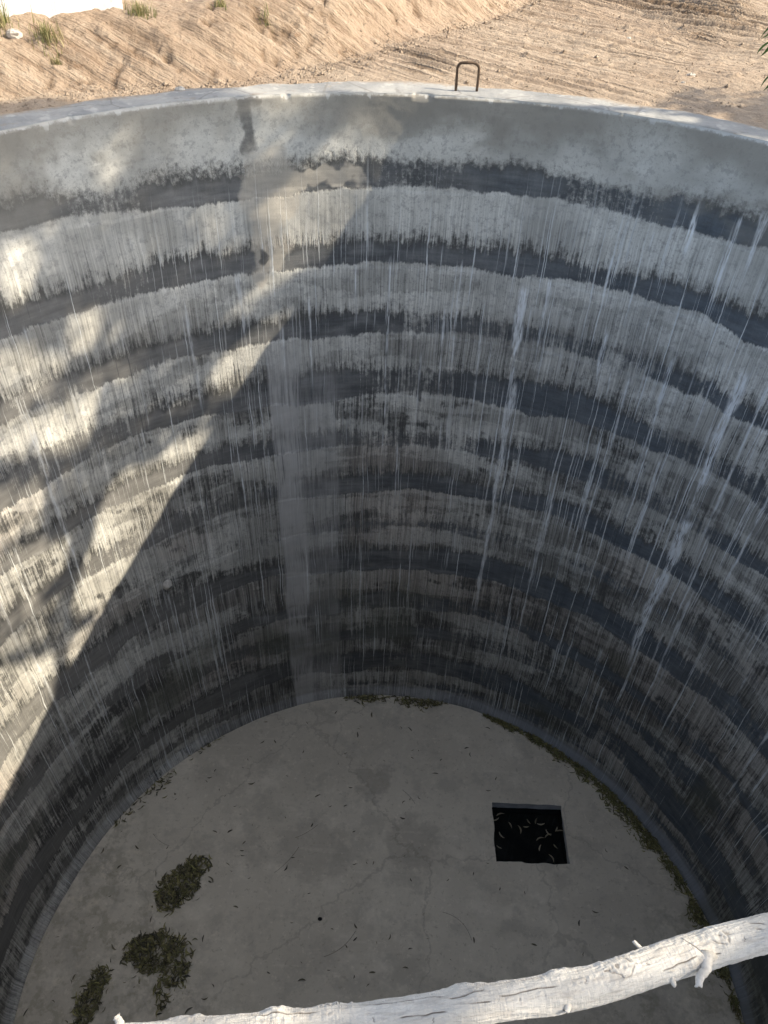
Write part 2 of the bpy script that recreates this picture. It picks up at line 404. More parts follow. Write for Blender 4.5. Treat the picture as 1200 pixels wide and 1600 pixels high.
M_DRIFT = mat_leaf('greenish_dry_leaves', [(.09, .085, .045), (.18, .175, .07), (.13, .12, .065), (.30, .28, .11), (.11, .09, .06), (.22, .22, .09)], 0)
M_STRAYS = mat_leaf('stray_dry_leaf', [(.07, .065, .05), (.14, .12, .085), (.10, .09, .06), (.20, .17, .11)], 0, island=False)
M_FLOAT = mat_leaf('floating_leaf', [(.24, .20, .14), (.33, .28, .20), (.14, .12, .08), (.27, .24, .16)], 0, island=False)
M_TREE = mat_leaf('green_leaves', [(.035, .075, .015), (.06, .12, .025), (.09, .16, .035), (.05, .095, .02)], .3)
M_GRASS = mat_leaf('grass_blades', [(.13, .16, .06), (.26, .26, .11), (.42, .35, .20), (.34, .28, .15), (.17, .20, .07)], .25)
M_BARK = mat_simple('brown_bark', (.09, .07, .05), (.17, .14, .11), 18, .95, .9, .02)
M_LOG = mat_branch(); M_WHITE = mat_whitewall(); M_WATER = mat_water()
M_TWIG = mat_simple('thin_twig', (.09, .075, .05), (.14, .11, .08), 30, .9)

# ------------------------------------------------------------------ THE WELL
well = empty('well', (CX, CY, 0))
tag(well, 'deep round empty concrete well with streaked grey walls and a square sump in its floor', 'well')

ths = np.concatenate([np.linspace(-math.pi, R_(-106), 120)[:-1], np.linspace(R_(-106), R_(104), 1360)[:-1], np.linspace(R_(104), math.pi, 120)])
NTH = len(ths) - 1
zs = np.concatenate([np.linspace(0, -.08, 17)[:-1], np.linspace(-.08, -DEPTH + .16, 580)[:-1], np.linspace(-DEPTH + .16, -DEPTH - .02, 12)])
TT, ZZ = np.meshgrid(ths, zs, indexing='ij')
tw = np.where(TT >= math.pi - 1e-6, -math.pi, TT)   # wrap noise seam (behind the viewer)
rr = np.full_like(TT, RW)
rr += fbm(tw * 4, ZZ * 1.6, 4, 3) * .022 + fbm(tw * 30, ZZ * 9, 3, 9) * .004
for zb in (-.60, -1.145, -1.715, -2.27, -2.79, -3.33, -3.79, -4.33, -4.95, -5.44, -6.02):   # slight ledge of each casting ring
    w = fbm(tw * 5, tw * 0, 3, int(-zb * 100)) * .05
    rr += np.where((ZZ > zb + w), .004 * np.exp(-(ZZ - zb - w) / .16), 0)
rr -= .05 * sstep(-DEPTH + .13, -DEPTH, ZZ)                      # cove at the foot
lip = sstep(-.022, 0, ZZ)
rr += lip * (.008 + .014 * (fbm(tw * 22, tw * 0, 4, 77) + .1))   # worn arris
chip = np.clip(vnoise(tw * 40, tw * 0, 5) - .33, 0, 1) * .12
rr += chip * sstep(-.05, 0, ZZ)
XX = rr * np.sin(TT); YY = rr * np.cos(TT)
V = np.stack([XX, YY, ZZ], -1).reshape(-1, 3)
F = grid_faces(NTH + 1, len(zs))[:, ::-1]
wall = mesh_obj('inner_wall', V, F, M_WALL, well)
uvl = wall.data.uv_layers.new(name='wall_uv')
li = np.zeros(len(wall.data.loops), dtype=np.int32); wall.data.loops.foreach_get('vertex_index', li)
uvs = np.stack([(TT * RW).reshape(-1)[li], ZZ.reshape(-1)[li]], -1)
uvl.data.foreach_set('uv', uvs.astype(np.float32).ravel())
for k_, v_ in wall_fields(TT * RW, -ZZ, np.degrees(TT)).items():
    at = wall.data.attributes.new(k_, 'FLOAT', 'POINT'); at.data.foreach_set('value', v_.reshape(-1).astype(np.float32))

# coping ring
NC = 1400
tc = np.linspace(-math.pi, math.pi, NC, endpoint=False)
rin = RW + .008 + .014 * (fbm(tc * 22, tc * 0, 4, 77) + .1) + np.clip(vnoise(tc * 40, tc * 0, 5) - .33, 0, 1) * .12 + fbm(tc * 4, tc * 0, 4, 3) * .022
rout = RW + TH + fbm(tc * 9, tc * 0 + 3, 4, 21) * .05
prof = []
ks = [0, .02, .06, .14, .3, .5, .7, .86, .95, 1.0]
for k in ks:
    r = rin + (rout - rin) * k
    z = .004 + fbm(r * np.sin(tc) * 6, r * np.cos(tc) * 6, 4, 41) * .010 - .006 * (1 - min(1, k * 25)) - .006 * max(0, (k - .9) * 10)
    if k == 0: z = z * 0 - .001
    prof.append(np.stack([r * np.sin(tc), r * np.cos(tc), z], -1))
prof.append(np.stack([(rout + .006) * np.sin(tc), (rout + .006) * np.cos(tc), np.full_like(tc, -.14)], -1))
V = np.stack(prof, 1).reshape(-1, 3)
mesh_obj('rim', V, grid_faces(NC, len(prof), True), M_COP, well)

# floor with square hole
HX = [(1.262, 4.087), (2.0, 4.135), (2.0, 3.535), (1.278, 3.476)]   # far-left, far-right, near-right, near-left (world)
hx0, hx1, hy0, hy1 = 1.27, 2.005, 3.495, 4.115
gx = np.unique(np.concatenate([np.linspace(-3.3, hx0, 90), np.linspace(hx0, hx1, 24), np.linspace(hx1, 3.65, 40)]))
gy = np.unique(np.concatenate([np.linspace(-1.2, hy0, 90), np.linspace(hy0, hy1, 20), np.linspace(hy1, 5.65, 40)]))
GX, GY = np.meshgrid(gx, gy, indexing='ij')
inh = lambda x, y: (x > hx0 - 1e-4) & (x < hx1 + 1e-4) & (y > hy0 - 1e-4) & (y < hy1 + 1e-4)
GZ = -DEPTH + fbm(GX * 1.5, GY * 1.5, 3, 61) * .02
near = np.clip(1 - np.maximum(np.maximum(hx0 - GX, GX - hx1), np.maximum(hy0 - GY, GY - hy1)) / .1, 0, 1)
GZ = GZ * (1 - near) - DEPTH * near
F = grid_faces(len(gx), len(gy))
cx = GX.reshape(-1)[F].mean(1); cy = GY.reshape(-1)[F].mean(1)
F = F[~inh(cx, cy)]
# skew the hole's corners a little as the photo shows
JX = GX + 0.0; JY = GY + 0.0
edge = near > .999
JX = np.where(edge, JX + fbm(GX * 12, GY * 12, 3, 5) * .014, JX); JY = np.where(edge, JY + fbm(GX * 12, GY * 12, 3, 6) * .014, JY)
floor = mesh_obj('floor', np.stack([JX - CX, JY - CY, GZ], -1).reshape(-1, 3), F, M_FLOOR, well)

# sump: cement-lined walls and dark water
def box_ring(x0, x1, y0, y1, ztop, zbot, t, name, mat, parent):
    vs = []; fs = []; n = 10
    pts = []
    cs = [(x0, y0), (x1, y0), (x1, y1), (x0, y1)]
    for i in range(4):
        a = cs[i]; b = cs[(i + 1) % 4]
        for k in range(n): pts.append((a[0] + (b[0] - a[0]) * k / n, a[1] + (b[1] - a[1]) * k / n))
    N = len(pts); L = 8
    for j in range(L):
        z = ztop + (zbot - ztop) * j / (L - 1)
        for i, (x, y) in enumerate(pts):
            nx = float(vnoise(x * 9 + j, y * 9, 4)) * .014
            vs.append((x - CX + nx, y - CY + nx * .7, z))
    for j in range(L - 1):
        for i in range(N):
            i2 = (i + 1) % N
            fs.append((j * N + i, (j + 1) * N + i, (j + 1) * N + i2, j * N + i2))
    return mesh_obj(name, vs, fs, mat, parent, smooth=False)
sump = box_ring(hx0 - .012, hx1 + .012, hy0 - .012, hy1 + .012, -DEPTH - .004, -DEPTH - .9, .05, 'sump', M_PIT, well)
WZ = -DEPTH - .115
mesh_obj('sump_water', [(hx0 - .03 - CX, hy0 - .03 - CY, WZ), (hx1 + .03 - CX, hy0 - .03 - CY, WZ), (hx1 + .03 - CX, hy1 + .03 - CY, WZ), (hx0 - .03 - CX, hy1 + .03 - CY, WZ)], [(0, 1, 2, 3)], M_WATER, sump)

# ------------------------------------------------------------------ tube helper
def tube_mesh(pts, rads, seg=10, cap=True):
    pts = [Vector(p) for p in pts]; vs = []; fs = []
    n = len(pts); up = None
    for i in range(n):
        tg = (pts[min(i + 1, n - 1)] - pts[max(i - 1, 0)]).normalized()
        if up is None:
            up = tg.orthogonal().normalized()
        up = (up - tg * up.dot(tg)).normalized(); sd = tg.cross(up)
        for k in range(seg):
            a = 2 * math.pi * k / seg
            vs.append(pts[i] + (up * math.cos(a) + sd * math.sin(a)) * rads[i])
    for i in range(n - 1):
        for k in range(seg):
            k2 = (k + 1) % seg
            fs.append((i * seg + k, i * seg + k2, (i + 1) * seg + k2, (i + 1) * seg + k))
    if cap:
        fs.append(tuple(range(seg))[::-1]); fs.append(tuple((n - 1) * seg + k for k in range(seg)))
    return vs, fs

# step iron: bent bar set in the rim
xa, xb, yb, hh, rb = .342, .475, 5.530, .168, .0085
pts = [(xa - .002, yb + .003, -.05), (xa, yb, .03), (xa - .002, yb - .004, hh - .035)]
for k in range(1, 8):
    a = math.pi / 2 * k / 8; pts.append((xa + .03 - .03 * math.cos(a), yb - .005, hh - .035 + .03 * math.sin(a)))
pts += [(xa + .06, yb - .006, hh - .003), (xb - .04, yb - .004, hh - .004)]
for k in range(1, 8):
    a = math.pi / 2 * k / 8; pts.append((xb - .03 + .03 * math.sin(a), yb - .003, hh - .038 + .03 * math.cos(a)))
pts += [(xb + .001, yb - .005, .08), (xb - .003, yb - .006, -.05)]
pts = [(x - CX, y - CY, z) for x, y, z in pts]
v, f = tube_mesh(pts, [rb * (1 + .08 * math.sin(i * 2.1)) for i in range(len(pts))], 12)
mesh_obj('step_iron', v, f, M_RUST, well)

# stub of a weep pipe sticking out of the wall
def wall_pt(th, z, off=0.0):
    a = R_(th); return Vector(((RW - off) * math.sin(a), (RW - off) * math.cos(a), z))
c0 = wall_pt(-39.9, -3.84, -.03); c1 = wall_pt(-39.9, -3.86, .055)
v, f = tube_mesh([c0, c0.lerp(c1, .4), c0.lerp(c1, .7), c1, c1 + (c1 - c0) * .0001, c0.lerp(c1, .8)], [.055, .05, .040, .037, .026, .022], 14)
mesh_obj('weep_pipe', v, f, M_PIPE, well, smooth=True)

# ------------------------------------------------------------------ GROUND and cut bank (one height field, split)
def axis(lo, f0, f1, hi, step, near=None):
    a = [f0]; st = step
    if near: 
        while a[-1] > near[0]: a.append(a[-1] - near[1])
        st = near[1]
    while a[-1] > lo: st = st * 1.25; a.append(a[-1] - st)
    b = [f1]; st = step
    while b[-1] < hi: st = st * 1.25; b.append(b[-1] + st)
    return np.array(sorted(set(a + list(np.arange(f0 + step, f1, step)) + b)))
ax = axis(-400, -3.6, 4.6, 400, .019)
ay = axis(-400, 4.1, 9.8, 400, .019, (-1.5, .07))
AX, AY = np.meshgrid(ax, ay, indexing='ij')
# foot of the bank as a polyline (left to far right), bank lies to its left
foot = [(-9, -1.5), (-5.2, 1.0), (-3.75, 3.2), (-2.75, 4.75), (-2.05, 5.22), (-1.45, 5.42), (-.96, 5.62), (-.52, 6.03), (-.12, 6.52), (.62, 7.60), (1.20, 8.40), (3.2, 10.6), (9, 16), (60, 60)]
def dist_foot(x, y):
    best = np.full(x.shape, 1e9); sign = np.zeros(x.shape); along = np.zeros(x.shape); acc = 0
    for (x0, y0), (x1, y1) in zip(foot[:-1], foot[1:]):
        dx, dy = x1 - x0, y1 - y0; L = math.hypot(dx, dy)
        t = np.clip(((x - x0) * dx + (y - y0) * dy) / (L * L), 0, 1)
        px, py = x - (x0 + t * dx), y - (y0 + t * dy); d = np.hypot(px, py)
        sg = np.sign(dx * py - dy * px)
        m = d < best; best = np.where(m, d, best); sign = np.where(m, sg, sign); along = np.where(m, acc + t * L, along); acc += L
    return best * sign, along
D, AL = dist_foot(AX, AY)
D = D + fbm(AX * 2.2, AY * 2.2, 3, 8) * .10
crest = .27 + .30 * sstep(-1.7, .3, AX)
scar = fbm((AL + D * .9) * 13, D * 2.2, 4, 14, .6)         # slanting bucket scars down the face
prof_ = sstep(0, 1, D / .62) ** .85
H = crest * prof_ + np.clip(D - .62, 0, 6) * .035
H += scar * .040 * np.exp(-((D - .30) / .26) ** 2)
H += fbm(AX * 9, AY * 9, 4, 23) * .014 * sstep(0.02, .2, D) * (1 - sstep(1.5, 4, D)) 
pock = np.clip(fbm(AX * 14, AY * 14, 3, 29) - .28, 0, 1) * sstep(.03, .1, D)
H -= pock * .09
H += fbm(AX * 24, AY * 24, 2, 37) * .016 * sstep(0.02, .1, D) * (1 - sstep(1.5, 4, D))
H += fbm((AL + D * .9) * 30, D * 5, 2, 39) * .012 * np.exp(-((D - .3) / .3) ** 2)
# ridges left by the bucket teeth on the flat
q = (AX * .60 + AY * .80)                       # across the ridges (they run down-right)
qq = q + fbm(AX * .6, AY * .6, 2, 2) * .14
amp = (.35 + .65 * sstep(-.15, .2, fbm(AX * .8 + 3, AY * .8, 3, 12))) * sstep(-.1, .12, -D) * sstep(5.55, 6.1, AY + .25 * AX) * (1 - .75 * sstep(1.9, 3.0, AX - (AY - 7) * .6))
ph = qq / .098
saw = (ph - np.floor(ph)); ridge = np.where(saw < .25, saw / .25, (1 - saw) / .75)
var = .4 + .9 * (vnoise(np.floor(ph), (AX - AY) * 1.1, 7) + .5)
G = ridge * .050 * amp * var
ph2 = (qq * .98 + .3) / .31; s2 = ph2 - np.floor(ph2)
G += np.where(s2 < .2, s2 / .2, (1 - s2) / .8) * .022 * amp
G += fbm(AX * 1.3, AY * 1.3, 3, 31) * .05 * sstep(3.7, 4.5, np.hypot(AX - CX, AY - CY)) 
lump = fbm(AX * 11, AY * 11, 4, 33, .6)
G += lump * .009 + np.clip(lump - .35, 0, 1) * .03
G += fbm(AX * 26, AY * 26, 2, 35) * .007
rad = np.hypot(AX - CX, AY - CY)
flat = 1 - sstep(RW + TH - .01, RW + TH + .35, rad)
Z = np.where(D > 0, H, 0) + G * (1 - flat * .80) - .018 - .012 * flat
Z += .012 * np.clip(fbm(AX * 6, AY * 6, 3, 99) - .1, 0, 1) * flat * 3
Z = np.where(rad < RW + TH - .03, -.045, Z)
far = sstep(12, 60, rad); Z = Z * (1 - far)
Fg = grid_faces(len(ax), len(ay))
rc = rad.reshape(-1)[Fg].min(1); Dc = D.reshape(-1)[Fg].mean(1)
hole = rc < RW + .07
hollow_shade = np.clip((lump * -1 - .12) * 2, 0, 1) * .5 + np.where(saw < .26, 1, 0) * amp * np.clip(var - .25, 0, 1) * .75 + np.where(s2 < .16, .5, 0) * amp  # mask for painted shade: low spots and the ridges' shadow side
hollow_shade = np.where(D > 0, np.clip(-scar - .05, 0, 1) * 1.7 * np.exp(-((D - .3) / .3) ** 2) + pock * 6, hollow_shade)
hollow_shade = np.clip(hollow_shade, 0, 1)
allV = np.stack([AX, AY, Z], -1).reshape(-1, 3); hol = hollow_shade.reshape(-1)
def sub(name, mask, mat):
    f = Fg[mask]; used = np.unique(f); mp = np.zeros(len(allV), dtype=np.int64); mp[used] = np.arange(len(used))
    o = mesh_obj(name, allV[used], mp[f], mat)
    for nm_, ar_ in (('hollow_shade', hol), ('amp', (amp * (D < 0)).reshape(-1))):
        at = o.data.attributes.new(nm_, 'FLOAT', 'POINT'); at.data.foreach_set('value', ar_[used].astype(np.float32))
    tag(o, kind='structure'); return o
isb = (Dc > .0) & (Dc < 2.5) & (np.hypot(allV[Fg][:, :, 0].mean(1), allV[Fg][:, :, 1].mean(1)) < 14)
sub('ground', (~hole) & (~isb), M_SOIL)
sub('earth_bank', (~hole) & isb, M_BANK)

def ground_z(x, y):
    i = int(np.clip(np.searchsorted(ax, x), 0, len(ax) - 1)); j = int(np.clip(np.searchsorted(ay, y), 0, len(ay) - 1))
    return float(Z[i, j])

# white wall on top of the bank
wx0, wy0, wx1, wy1 = -5.0, 4.25, -1.86, 6.08
dv = Vector((wx1 - wx0, wy1 - wy0, 0)); L = dv.length; dv.normalize(); nv = Vector((-dv.y, dv.x, 0))
vs = []; fs = []; n = 60; wt = .24; whh = 1.1
for i in range(n + 1):
    c = Vector((wx0, wy0, 0)) + dv * (L * i / n)
    for (o, z) in ((0, .10), (0, .10 + whh * .35), (0, .10 + whh * .7), (.02, .10 + whh), (wt - .02, .10 + whh), (wt, .10)):
        j = float(vnoise(i * .7, z * 7 + o * 30, 3)) * .03
        vs.append(c + nv * (o + j) + Vector((0, 0, z)))
K = 6
for i in range(n):
    for k in range(K - 1): fs.append((i * K + k, (i + 1) * K + k, (i + 1) * K + k + 1, i * K + k + 1))
fs.append(tuple(range(K))); fs.append(tuple(n * K + k for k in range(K))[::-1])
ww = mesh_obj('white_wall', vs, fs, M_WHITE, None, smooth=False)
tag(ww, 'limewashed white wall standing on top of the earth bank behind the grass', 'wall')

# ------------------------------------------------------------------ grass tufts on the crest, stones
def tuft(name, x, y, n, h, spread, label, dry=.3):
    vs = []; fs = []
    for i in range(n):
        a = random.uniform(0, 6.28); r = abs(random.gauss(0, spread)); bx, by = r * math.cos(a), r * math.sin(a)
        z0 = ground_z(x + bx, y + by) - ground_z(x, y) - .01
        hh_ = h * random.uniform(.4, 1.1); lean = random.uniform(.1, .7); la = random.uniform(0, 6.28); w = random.uniform(.002, .0045)
        px, py = -math.sin(la) * w, math.cos(la) * w; b0 = len(vs)
        for k in range(4):
            t = k / 3; ox = lean * hh_ * t * t * math.cos(la); oy = lean * hh_ * t * t * math.sin(la); ww_ = 1 - t * .9
            vs.append((bx + ox + px * ww_, by + oy + py * ww_, z0 + hh_ * t * (1 - .25 * lean * t)))
            vs.append((bx + ox - px * ww_, by + oy - py * ww_, z0 + hh_ * t * (1 - .25 * lean * t)))
        for k in range(3): fs.append((b0 + 2 * k, b0 + 2 * k + 1, b0 + 2 * k + 3, b0 + 2 * k + 2))
    o = mesh_obj(name, vs, fs, M_GRASS, None, False, (x, y, ground_z(x, y)))
    tag(o, label, 'grass'); o['group'] = 'grass tufts along the top of the bank'
    return o
CAMR = (0.751859611716217, 0.041987829131451056)
def pix(u, v, z):     # point of the real surface at height z seen at that place of the picture (used once, to survey positions)
    p, r = CAMR
    f = Vector((0, math.cos(p), -math.sin(p))); rt = Vector((1, 0, 0)); up = rt.cross(f)
    rt2 = rt * math.cos(r) + up * math.sin(r); up2 = up * math.cos(r) - rt * math.sin(r)
    d = f * 1250 + rt2 * (u - 600) - up2 * (v - 800)
    return EYE + d * ((z - 1.5) / d.z)
for (x, y, n, h, sp, lab) in [
        (-2.52, 5.55, 260, .16, .07, 'dense green grass tuft at the far left end of the bank top'),
        (-2.20, 5.55, 200, .11, .05, 'ragged half-dry grass tuft hanging over the bank edge below the white wall'),
        (-1.72, 5.95, 220, .09, .06, 'sparse pale grass on the bank top just right of the white wall'),
        (-1.22, 6.12, 90, .07, .035, 'small bright green weed on the bank near its upper middle'),
        (-.93, 6.15, 30, .09, .02, 'thin single-stemmed weed on the bank, rightmost of the tufts'),
        (-2.13, 5.42, 70, .06, .025, 'short bright green sprout on the bank face under the white wall')]:
    tuft('grass_tuft', x, y, n, h, sp, lab)

def stone(x, y, r, z, label, flat=.6):
    vs = []; fs = []; nu, nv = 12, 8; sd = random.random() * 50
    for i in range(nv + 1):
        ph_ = math.pi * i / nv
        for k in range(nu):
            a = 2 * math.pi * k / nu; d = 1 + float(vnoise(math.cos(a) * 1.6 + sd, math.sin(a) * 1.6 + ph_ * 1.5, 2)) * .8
            vs.append((r * d * math.sin(ph_) * math.cos(a), r * d * math.sin(ph_) * math.sin(a) * .8, r * flat * d * math.cos(ph_)))
    for i in range(nv):
        for k in range(nu):
            k2 = (k + 1) % nu; fs.append((i * nu + k, (i + 1) * nu + k, (i + 1) * nu + k2, i * nu + k2))
    o = mesh_obj('stone', vs, fs, M_STONE, None, False, (x, y, z + r * flat * .3)); tag(o, label, 'stone'); return o
for (u, v, zz_, r, lab) in [(1080, 118, 0, .030, 'pale stone on the sand just above the tree shadow at right'),
                            (269, 44, .33, .034, 'cream stone embedded in the cut face of the bank'),
                            (16, 36, .28, .045, 'whitish stone under the grass at the far left of the bank'),
                            (983, 56, 0, .016, 'small dark clod on the ridged sand, right of centre'),
                            (1068, 128, 0, .013, 'tiny grey pebble beside the pale stone on the sand')]:
    p = pix(u, v, zz_); stone(p.x, p.y, r, ground_z(p.x, p.y), lab)

# loose clods and crumbs of soil strewn on ridged ground and along the foot of the bank
vs = []; fs = []
for i in range(5200):
    if random.random() < .45:
        k = random.randint(3, 9); a, b = foot[k], foot[k + 1]; t = random.random()
        x = a[0] + (b[0] - a[0]) * t + random.gauss(0.06, .09); y = a[1] + (b[1] - a[1]) * t - abs(random.gauss(0, .1)) + .06
    else: x = random.uniform(-1, 4.2); y = random.uniform(5.4, 9.6)
    if math.hypot(x - CX, y - CY) < RW + TH + .02: continue
    r = random.uniform(.003, .009) * (2.0 if random.random() < .06 else 1); z = ground_z(x, y) + r * .2; b0 = len(vs)
    for dx, dy, dz in ((1, 0, 0), (0, 1, 0), (-1, 0, 0), (0, -1, 0), (0, 0, .8), (0, 0, -.8)):
        j = random.uniform(.7, 1.3); vs.append((x + dx * r * j, y + dy * r * j, z + dz * r * j))
    for a, b, c in ((0, 1, 4), (1, 2, 4), (2, 3, 4), (3, 0, 4), (1, 0, 5), (2, 1, 5), (3, 2, 5), (0, 3, 5)): fs.append((b0 + a, b0 + b, b0 + c))
cl = mesh_obj('soil_clods', vs, fs, M_SOIL, None, False); tag(cl, 'loose crumbs and clods of sandy soil strewn over the ground', 'soil', kind='stuff')

# ------------------------------------------------------------------ LEAVES
def leaf_geo(L, W, curl, bend, rib=.15, n=6):
    vs = []; fs = []
    for i in range(n + 1):
        t = i / n; w = W * math.sin(math.pi * min(1, t * .94 + .04)) ** .75 * (1 - .35 * t)
        a = bend * (t - .5); x = (t - .5) * L; y = bend * L * .35 * (4 * (t - .5) ** 2 - 1) * .5
        z = curl * L * (4 * (t - .5) ** 2) * .5
        vs += [(x, y - w, z + w * rib * 2.2), (x, y, z), (x, y + w, z + w * rib * 2.2)]
    for i in range(n):
        a = i * 3; fs += [(a, a + 3, a + 4, a + 1), (a + 1, a + 4, a + 5, a + 2)]
    return vs, fs
def rotated(vs, loc, rx, ry, rz):
    m = Matrix.Translation(loc) @ Matrix.Rotation(rz, 4, 'Z') @ Matrix.Rotation(ry, 4, 'Y') @ Matrix.Rotation(rx, 4, 'X')
    return [m @ Vector(v) for v in vs]
FZ = -DEPTH
def floor_z(x, y):
    return float(-DEPTH + fbm(np.array(x * 1.5), np.array(y * 1.5), 3, 61) * .02)

def heap(name, ell, n, hmax, label, cat, group=None, kind=None, L=(.05, .085)):
    # ell: list of (cx, cy, rx, ry, rot, weight)
    vs = []; fs = []; ox, oy = ell[0][0], ell[0][1]
    W = [e[5] for e in ell]
    for i in range(n):
        e = random.choices(ell, W)[0]
        r = math.sqrt(random.random()) ; r = r if random.random() < .85 else r * random.uniform(1.05, 1.5)
        a = random.uniform(0, 6.28)
        lx, ly = e[2] * r * math.cos(a), e[3] * r * math.sin(a); c, s_ = math.cos(e[4]), math.sin(e[4])
        x = e[0] + lx * c - ly * s_; y = e[1] + lx * s_ + ly * c
        if math.hypot(x - CX, y - CY) > RW - .07: continue
        z = floor_z(x, y) + .006 + random.random() * hmax * max(0, 1 - r * r * .9)
        v, f = leaf_geo(random.uniform(*L), random.uniform(.006, .0105), random.uniform(-.1, .5), random.uniform(-1.6, 1.6))
        v = rotated(v, (x - ox, y - oy, z), random.gauss(0, .5), random.gauss(0, .35), random.uniform(0, 6.28))
        b0 = len(vs); vs += v; fs += [tuple(b0 + q for q in g) for g in f]
    o = mesh_obj(name, vs, fs, M_LITTER, None, False, (ox, oy, 0)); tag(o, label, cat, group, kind); return o
heap('leaf_pile', [(-1.83, 3.13, .21, .17, .5, 1), (-1.72, 3.30, .16, .10, .3, .45), (-1.90, 2.98, .12, .10, 0, .3)], 620, .06, 'raked heap of dry curled leaves on the well floor, farthest of the three heaps', 'leaf pile', 'heaps of dry leaves')
heap('leaf_pile', [(-1.92, 2.52, .19, .18, .2, 1), (-1.70, 2.47, .13, .22, .1, .7), (-2.08, 2.56, .14, .10, .6, .4), (-1.78, 2.18, .07, .14, .1, .16)], 760, .065, 'widest heap of dry leaves on the well floor, in the middle of the three', 'leaf pile', 'heaps of dry leaves')
heap('leaf_pile', [(-2.40, 2.08, .10, .19, -.25, 1), (-2.36, 2.28, .08, .12, -.5, .5)], 300, .05, 'narrow heap of dry leaves nearest the white branch, smallest of the three', 'leaf pile', 'heaps of dry leaves')
# drifts against the foot of the wall
def drift(th0, th1, n, wmax, label):
    vs = []; fs = []
    for i in range(n):
        th = random.uniform(th0, th1); dens = float(vnoise(th * .35, 0, 12)) + .5
        wtap = math.sin(math.pi * (th - th0) / (th1 - th0)) ** .5
        if random.random() > dens * 1.3: continue
        r = RW - .065 - abs(random.gauss(0, wmax * (.4 + dens) * wtap)); a = R_(th)
        x, y = CX + r * math.sin(a), CY + r * math.cos(a)
        z = floor_z(x, y) + .006 + random.random() * .045 * max(0, 1 - (RW - r) / .22)
        v, f = leaf_geo(random.uniform(.04, .075), random.uniform(.005, .009), random.uniform(-.1, .5), random.uniform(-1.6, 1.6), n=4)
        v = rotated(v, (x, y, z), random.gauss(0, .5), random.gauss(0, .35), -a + math.pi / 2 * 0 + random.gauss(0, .9))
        b0 = len(vs); vs += v; fs += [tuple(b0 + q for q in g) for g in f]
    o = mesh_obj('leaf_litter', vs, fs, M_DRIFT if th0 > 0 else M_LITTER, None, False); tag(o, label, 'leaf litter', kind='stuff')
drift(20, 98, 3600, .055, 'long drift of greenish dry leaves along the right foot of the wall')
drift(-10, 12, 520, .05, 'thin drift of dark leaves against the far foot of the wall')
drift(-62, -36, 150, .07, 'scattered dark litter along the left foot of the wall')

# stray leaves, one object each
shapes = []
for k in range(7):
    v, f = leaf_geo(.05 + .005 * k, .0075 + .001 * (k % 4), .10 + .12 * (k % 3), (-1) ** k * (.15 + .14 * k), n=6)
    me = bpy.data.meshes.new('stray_leaf'); me.from_pydata(v, [], f); me.materials.append(M_STRAYS); me.update(); shapes.append(me)
spots = []
for (u, v) in [(352, 1245), (376, 1273), (394, 1290), (378, 1330), (356, 1352), (362, 1362), (446, 1356), (483, 1396), (583, 1350), (456, 1442), (360, 1300), (318, 1467), (250, 1475),
               (179, 1480), (195, 1536), (210, 1543), (206, 1455), (187, 1355), (90, 1465), (497, 1244), (548, 1230), (555, 1468), (471, 1504), (420, 1520), (553, 1527), (575, 1540),
               (655, 1248), (763, 1235), (700, 1375), (740, 1365), (820, 1395), (905, 1443), (668, 1467), (641, 1484), (608, 1465), (704, 1500), (740, 1470), (834, 1477), (628, 1600), (930, 1425),
               (320, 1560), (295, 1580), (343, 1235), (190, 1300), (215, 1325), (160, 1330), (680, 1210), (600, 1190), (560, 1140), (480, 1130), (430, 1160), (380, 1200), (540, 1260), (640, 1140), (735, 1180)]:
    p = pix(u, v, FZ); spots.append((p.x, p.y))
while len(spots) < 175:
    a = random.uniform(0, 6.28); r = RW * math.sqrt(random.random()) * .97
    x, y = CX + r * math.sin(a), CY + r * math.cos(a)
    if y < 1.0 or inh(np.array(x), np.array(y)): continue
    if r < 2.3 and random.random() < .55: continue
    spots.append((x, y))
for i, (x, y) in enumerate(spots):
    if inh(np.array(x), np.array(y)): continue
    o = bpy.data.objects.new('fallen_leaf', shapes[i % 7]); col.objects.link(o)
    o.location = (x, y, floor_z(x, y) + .007); o.rotation_euler = (random.gauss(0, .2), random.gauss(0, .12), random.uniform(0, 6.28))
    k = random.choice((random.uniform(.35, .7), random.uniform(.6, 1.05))); o.scale = (k, k, k)
    tag(o, 'single dry curled leaf lying loose on the cement floor of the well', 'leaf', 'stray leaves on the well floor')
fl = []
for k in range(4):
    v, f = leaf_geo(.075 + .012 * k, .010, .10, (-1) ** k * (.35 + .25 * k), n=6)
    me = bpy.data.meshes.new('floating_leaf'); me.from_pydata(v, [], f); me.materials.append(M_FLOAT); me.update(); fl.append(me)
for i, (u, v, a) in enumerate([(826, 1284, -1.0), (838, 1283, 1.2), (845, 1287, .1), (811, 1297, -1.4), (822, 1292, .1), (797, 1290, -1.2), (857, 1301, -.9), (857, 1307, .5), (869, 1296, 1.1), (875, 1299, .1),
                               (784, 1305, -.9), (844, 1312, .4), (868, 1323, -.9), (881, 1323, -1.3), (884, 1330, -.3), (861, 1342, -1.1), (780, 1324, -.5), (844, 1325, 1.2), (774, 1280, .4), (782, 1274, .3)]):
    p = pix(u, v, WZ)
    if not (hx0 + .03 < p.x < hx1 - .02 and hy0 + .02 < p.y < hy1 - .02): continue
    o = bpy.data.objects.new('floating_leaf', fl[i % 4]); col.objects.link(o); o.location = (p.x, p.y, WZ + .004); o.rotation_euler = (0, 0, a)
    k = .85; o.scale = (k, k, k)
    tag(o, 'pale leaf floating on the black water in the square sump', 'leaf', 'leaves floating in the sump')
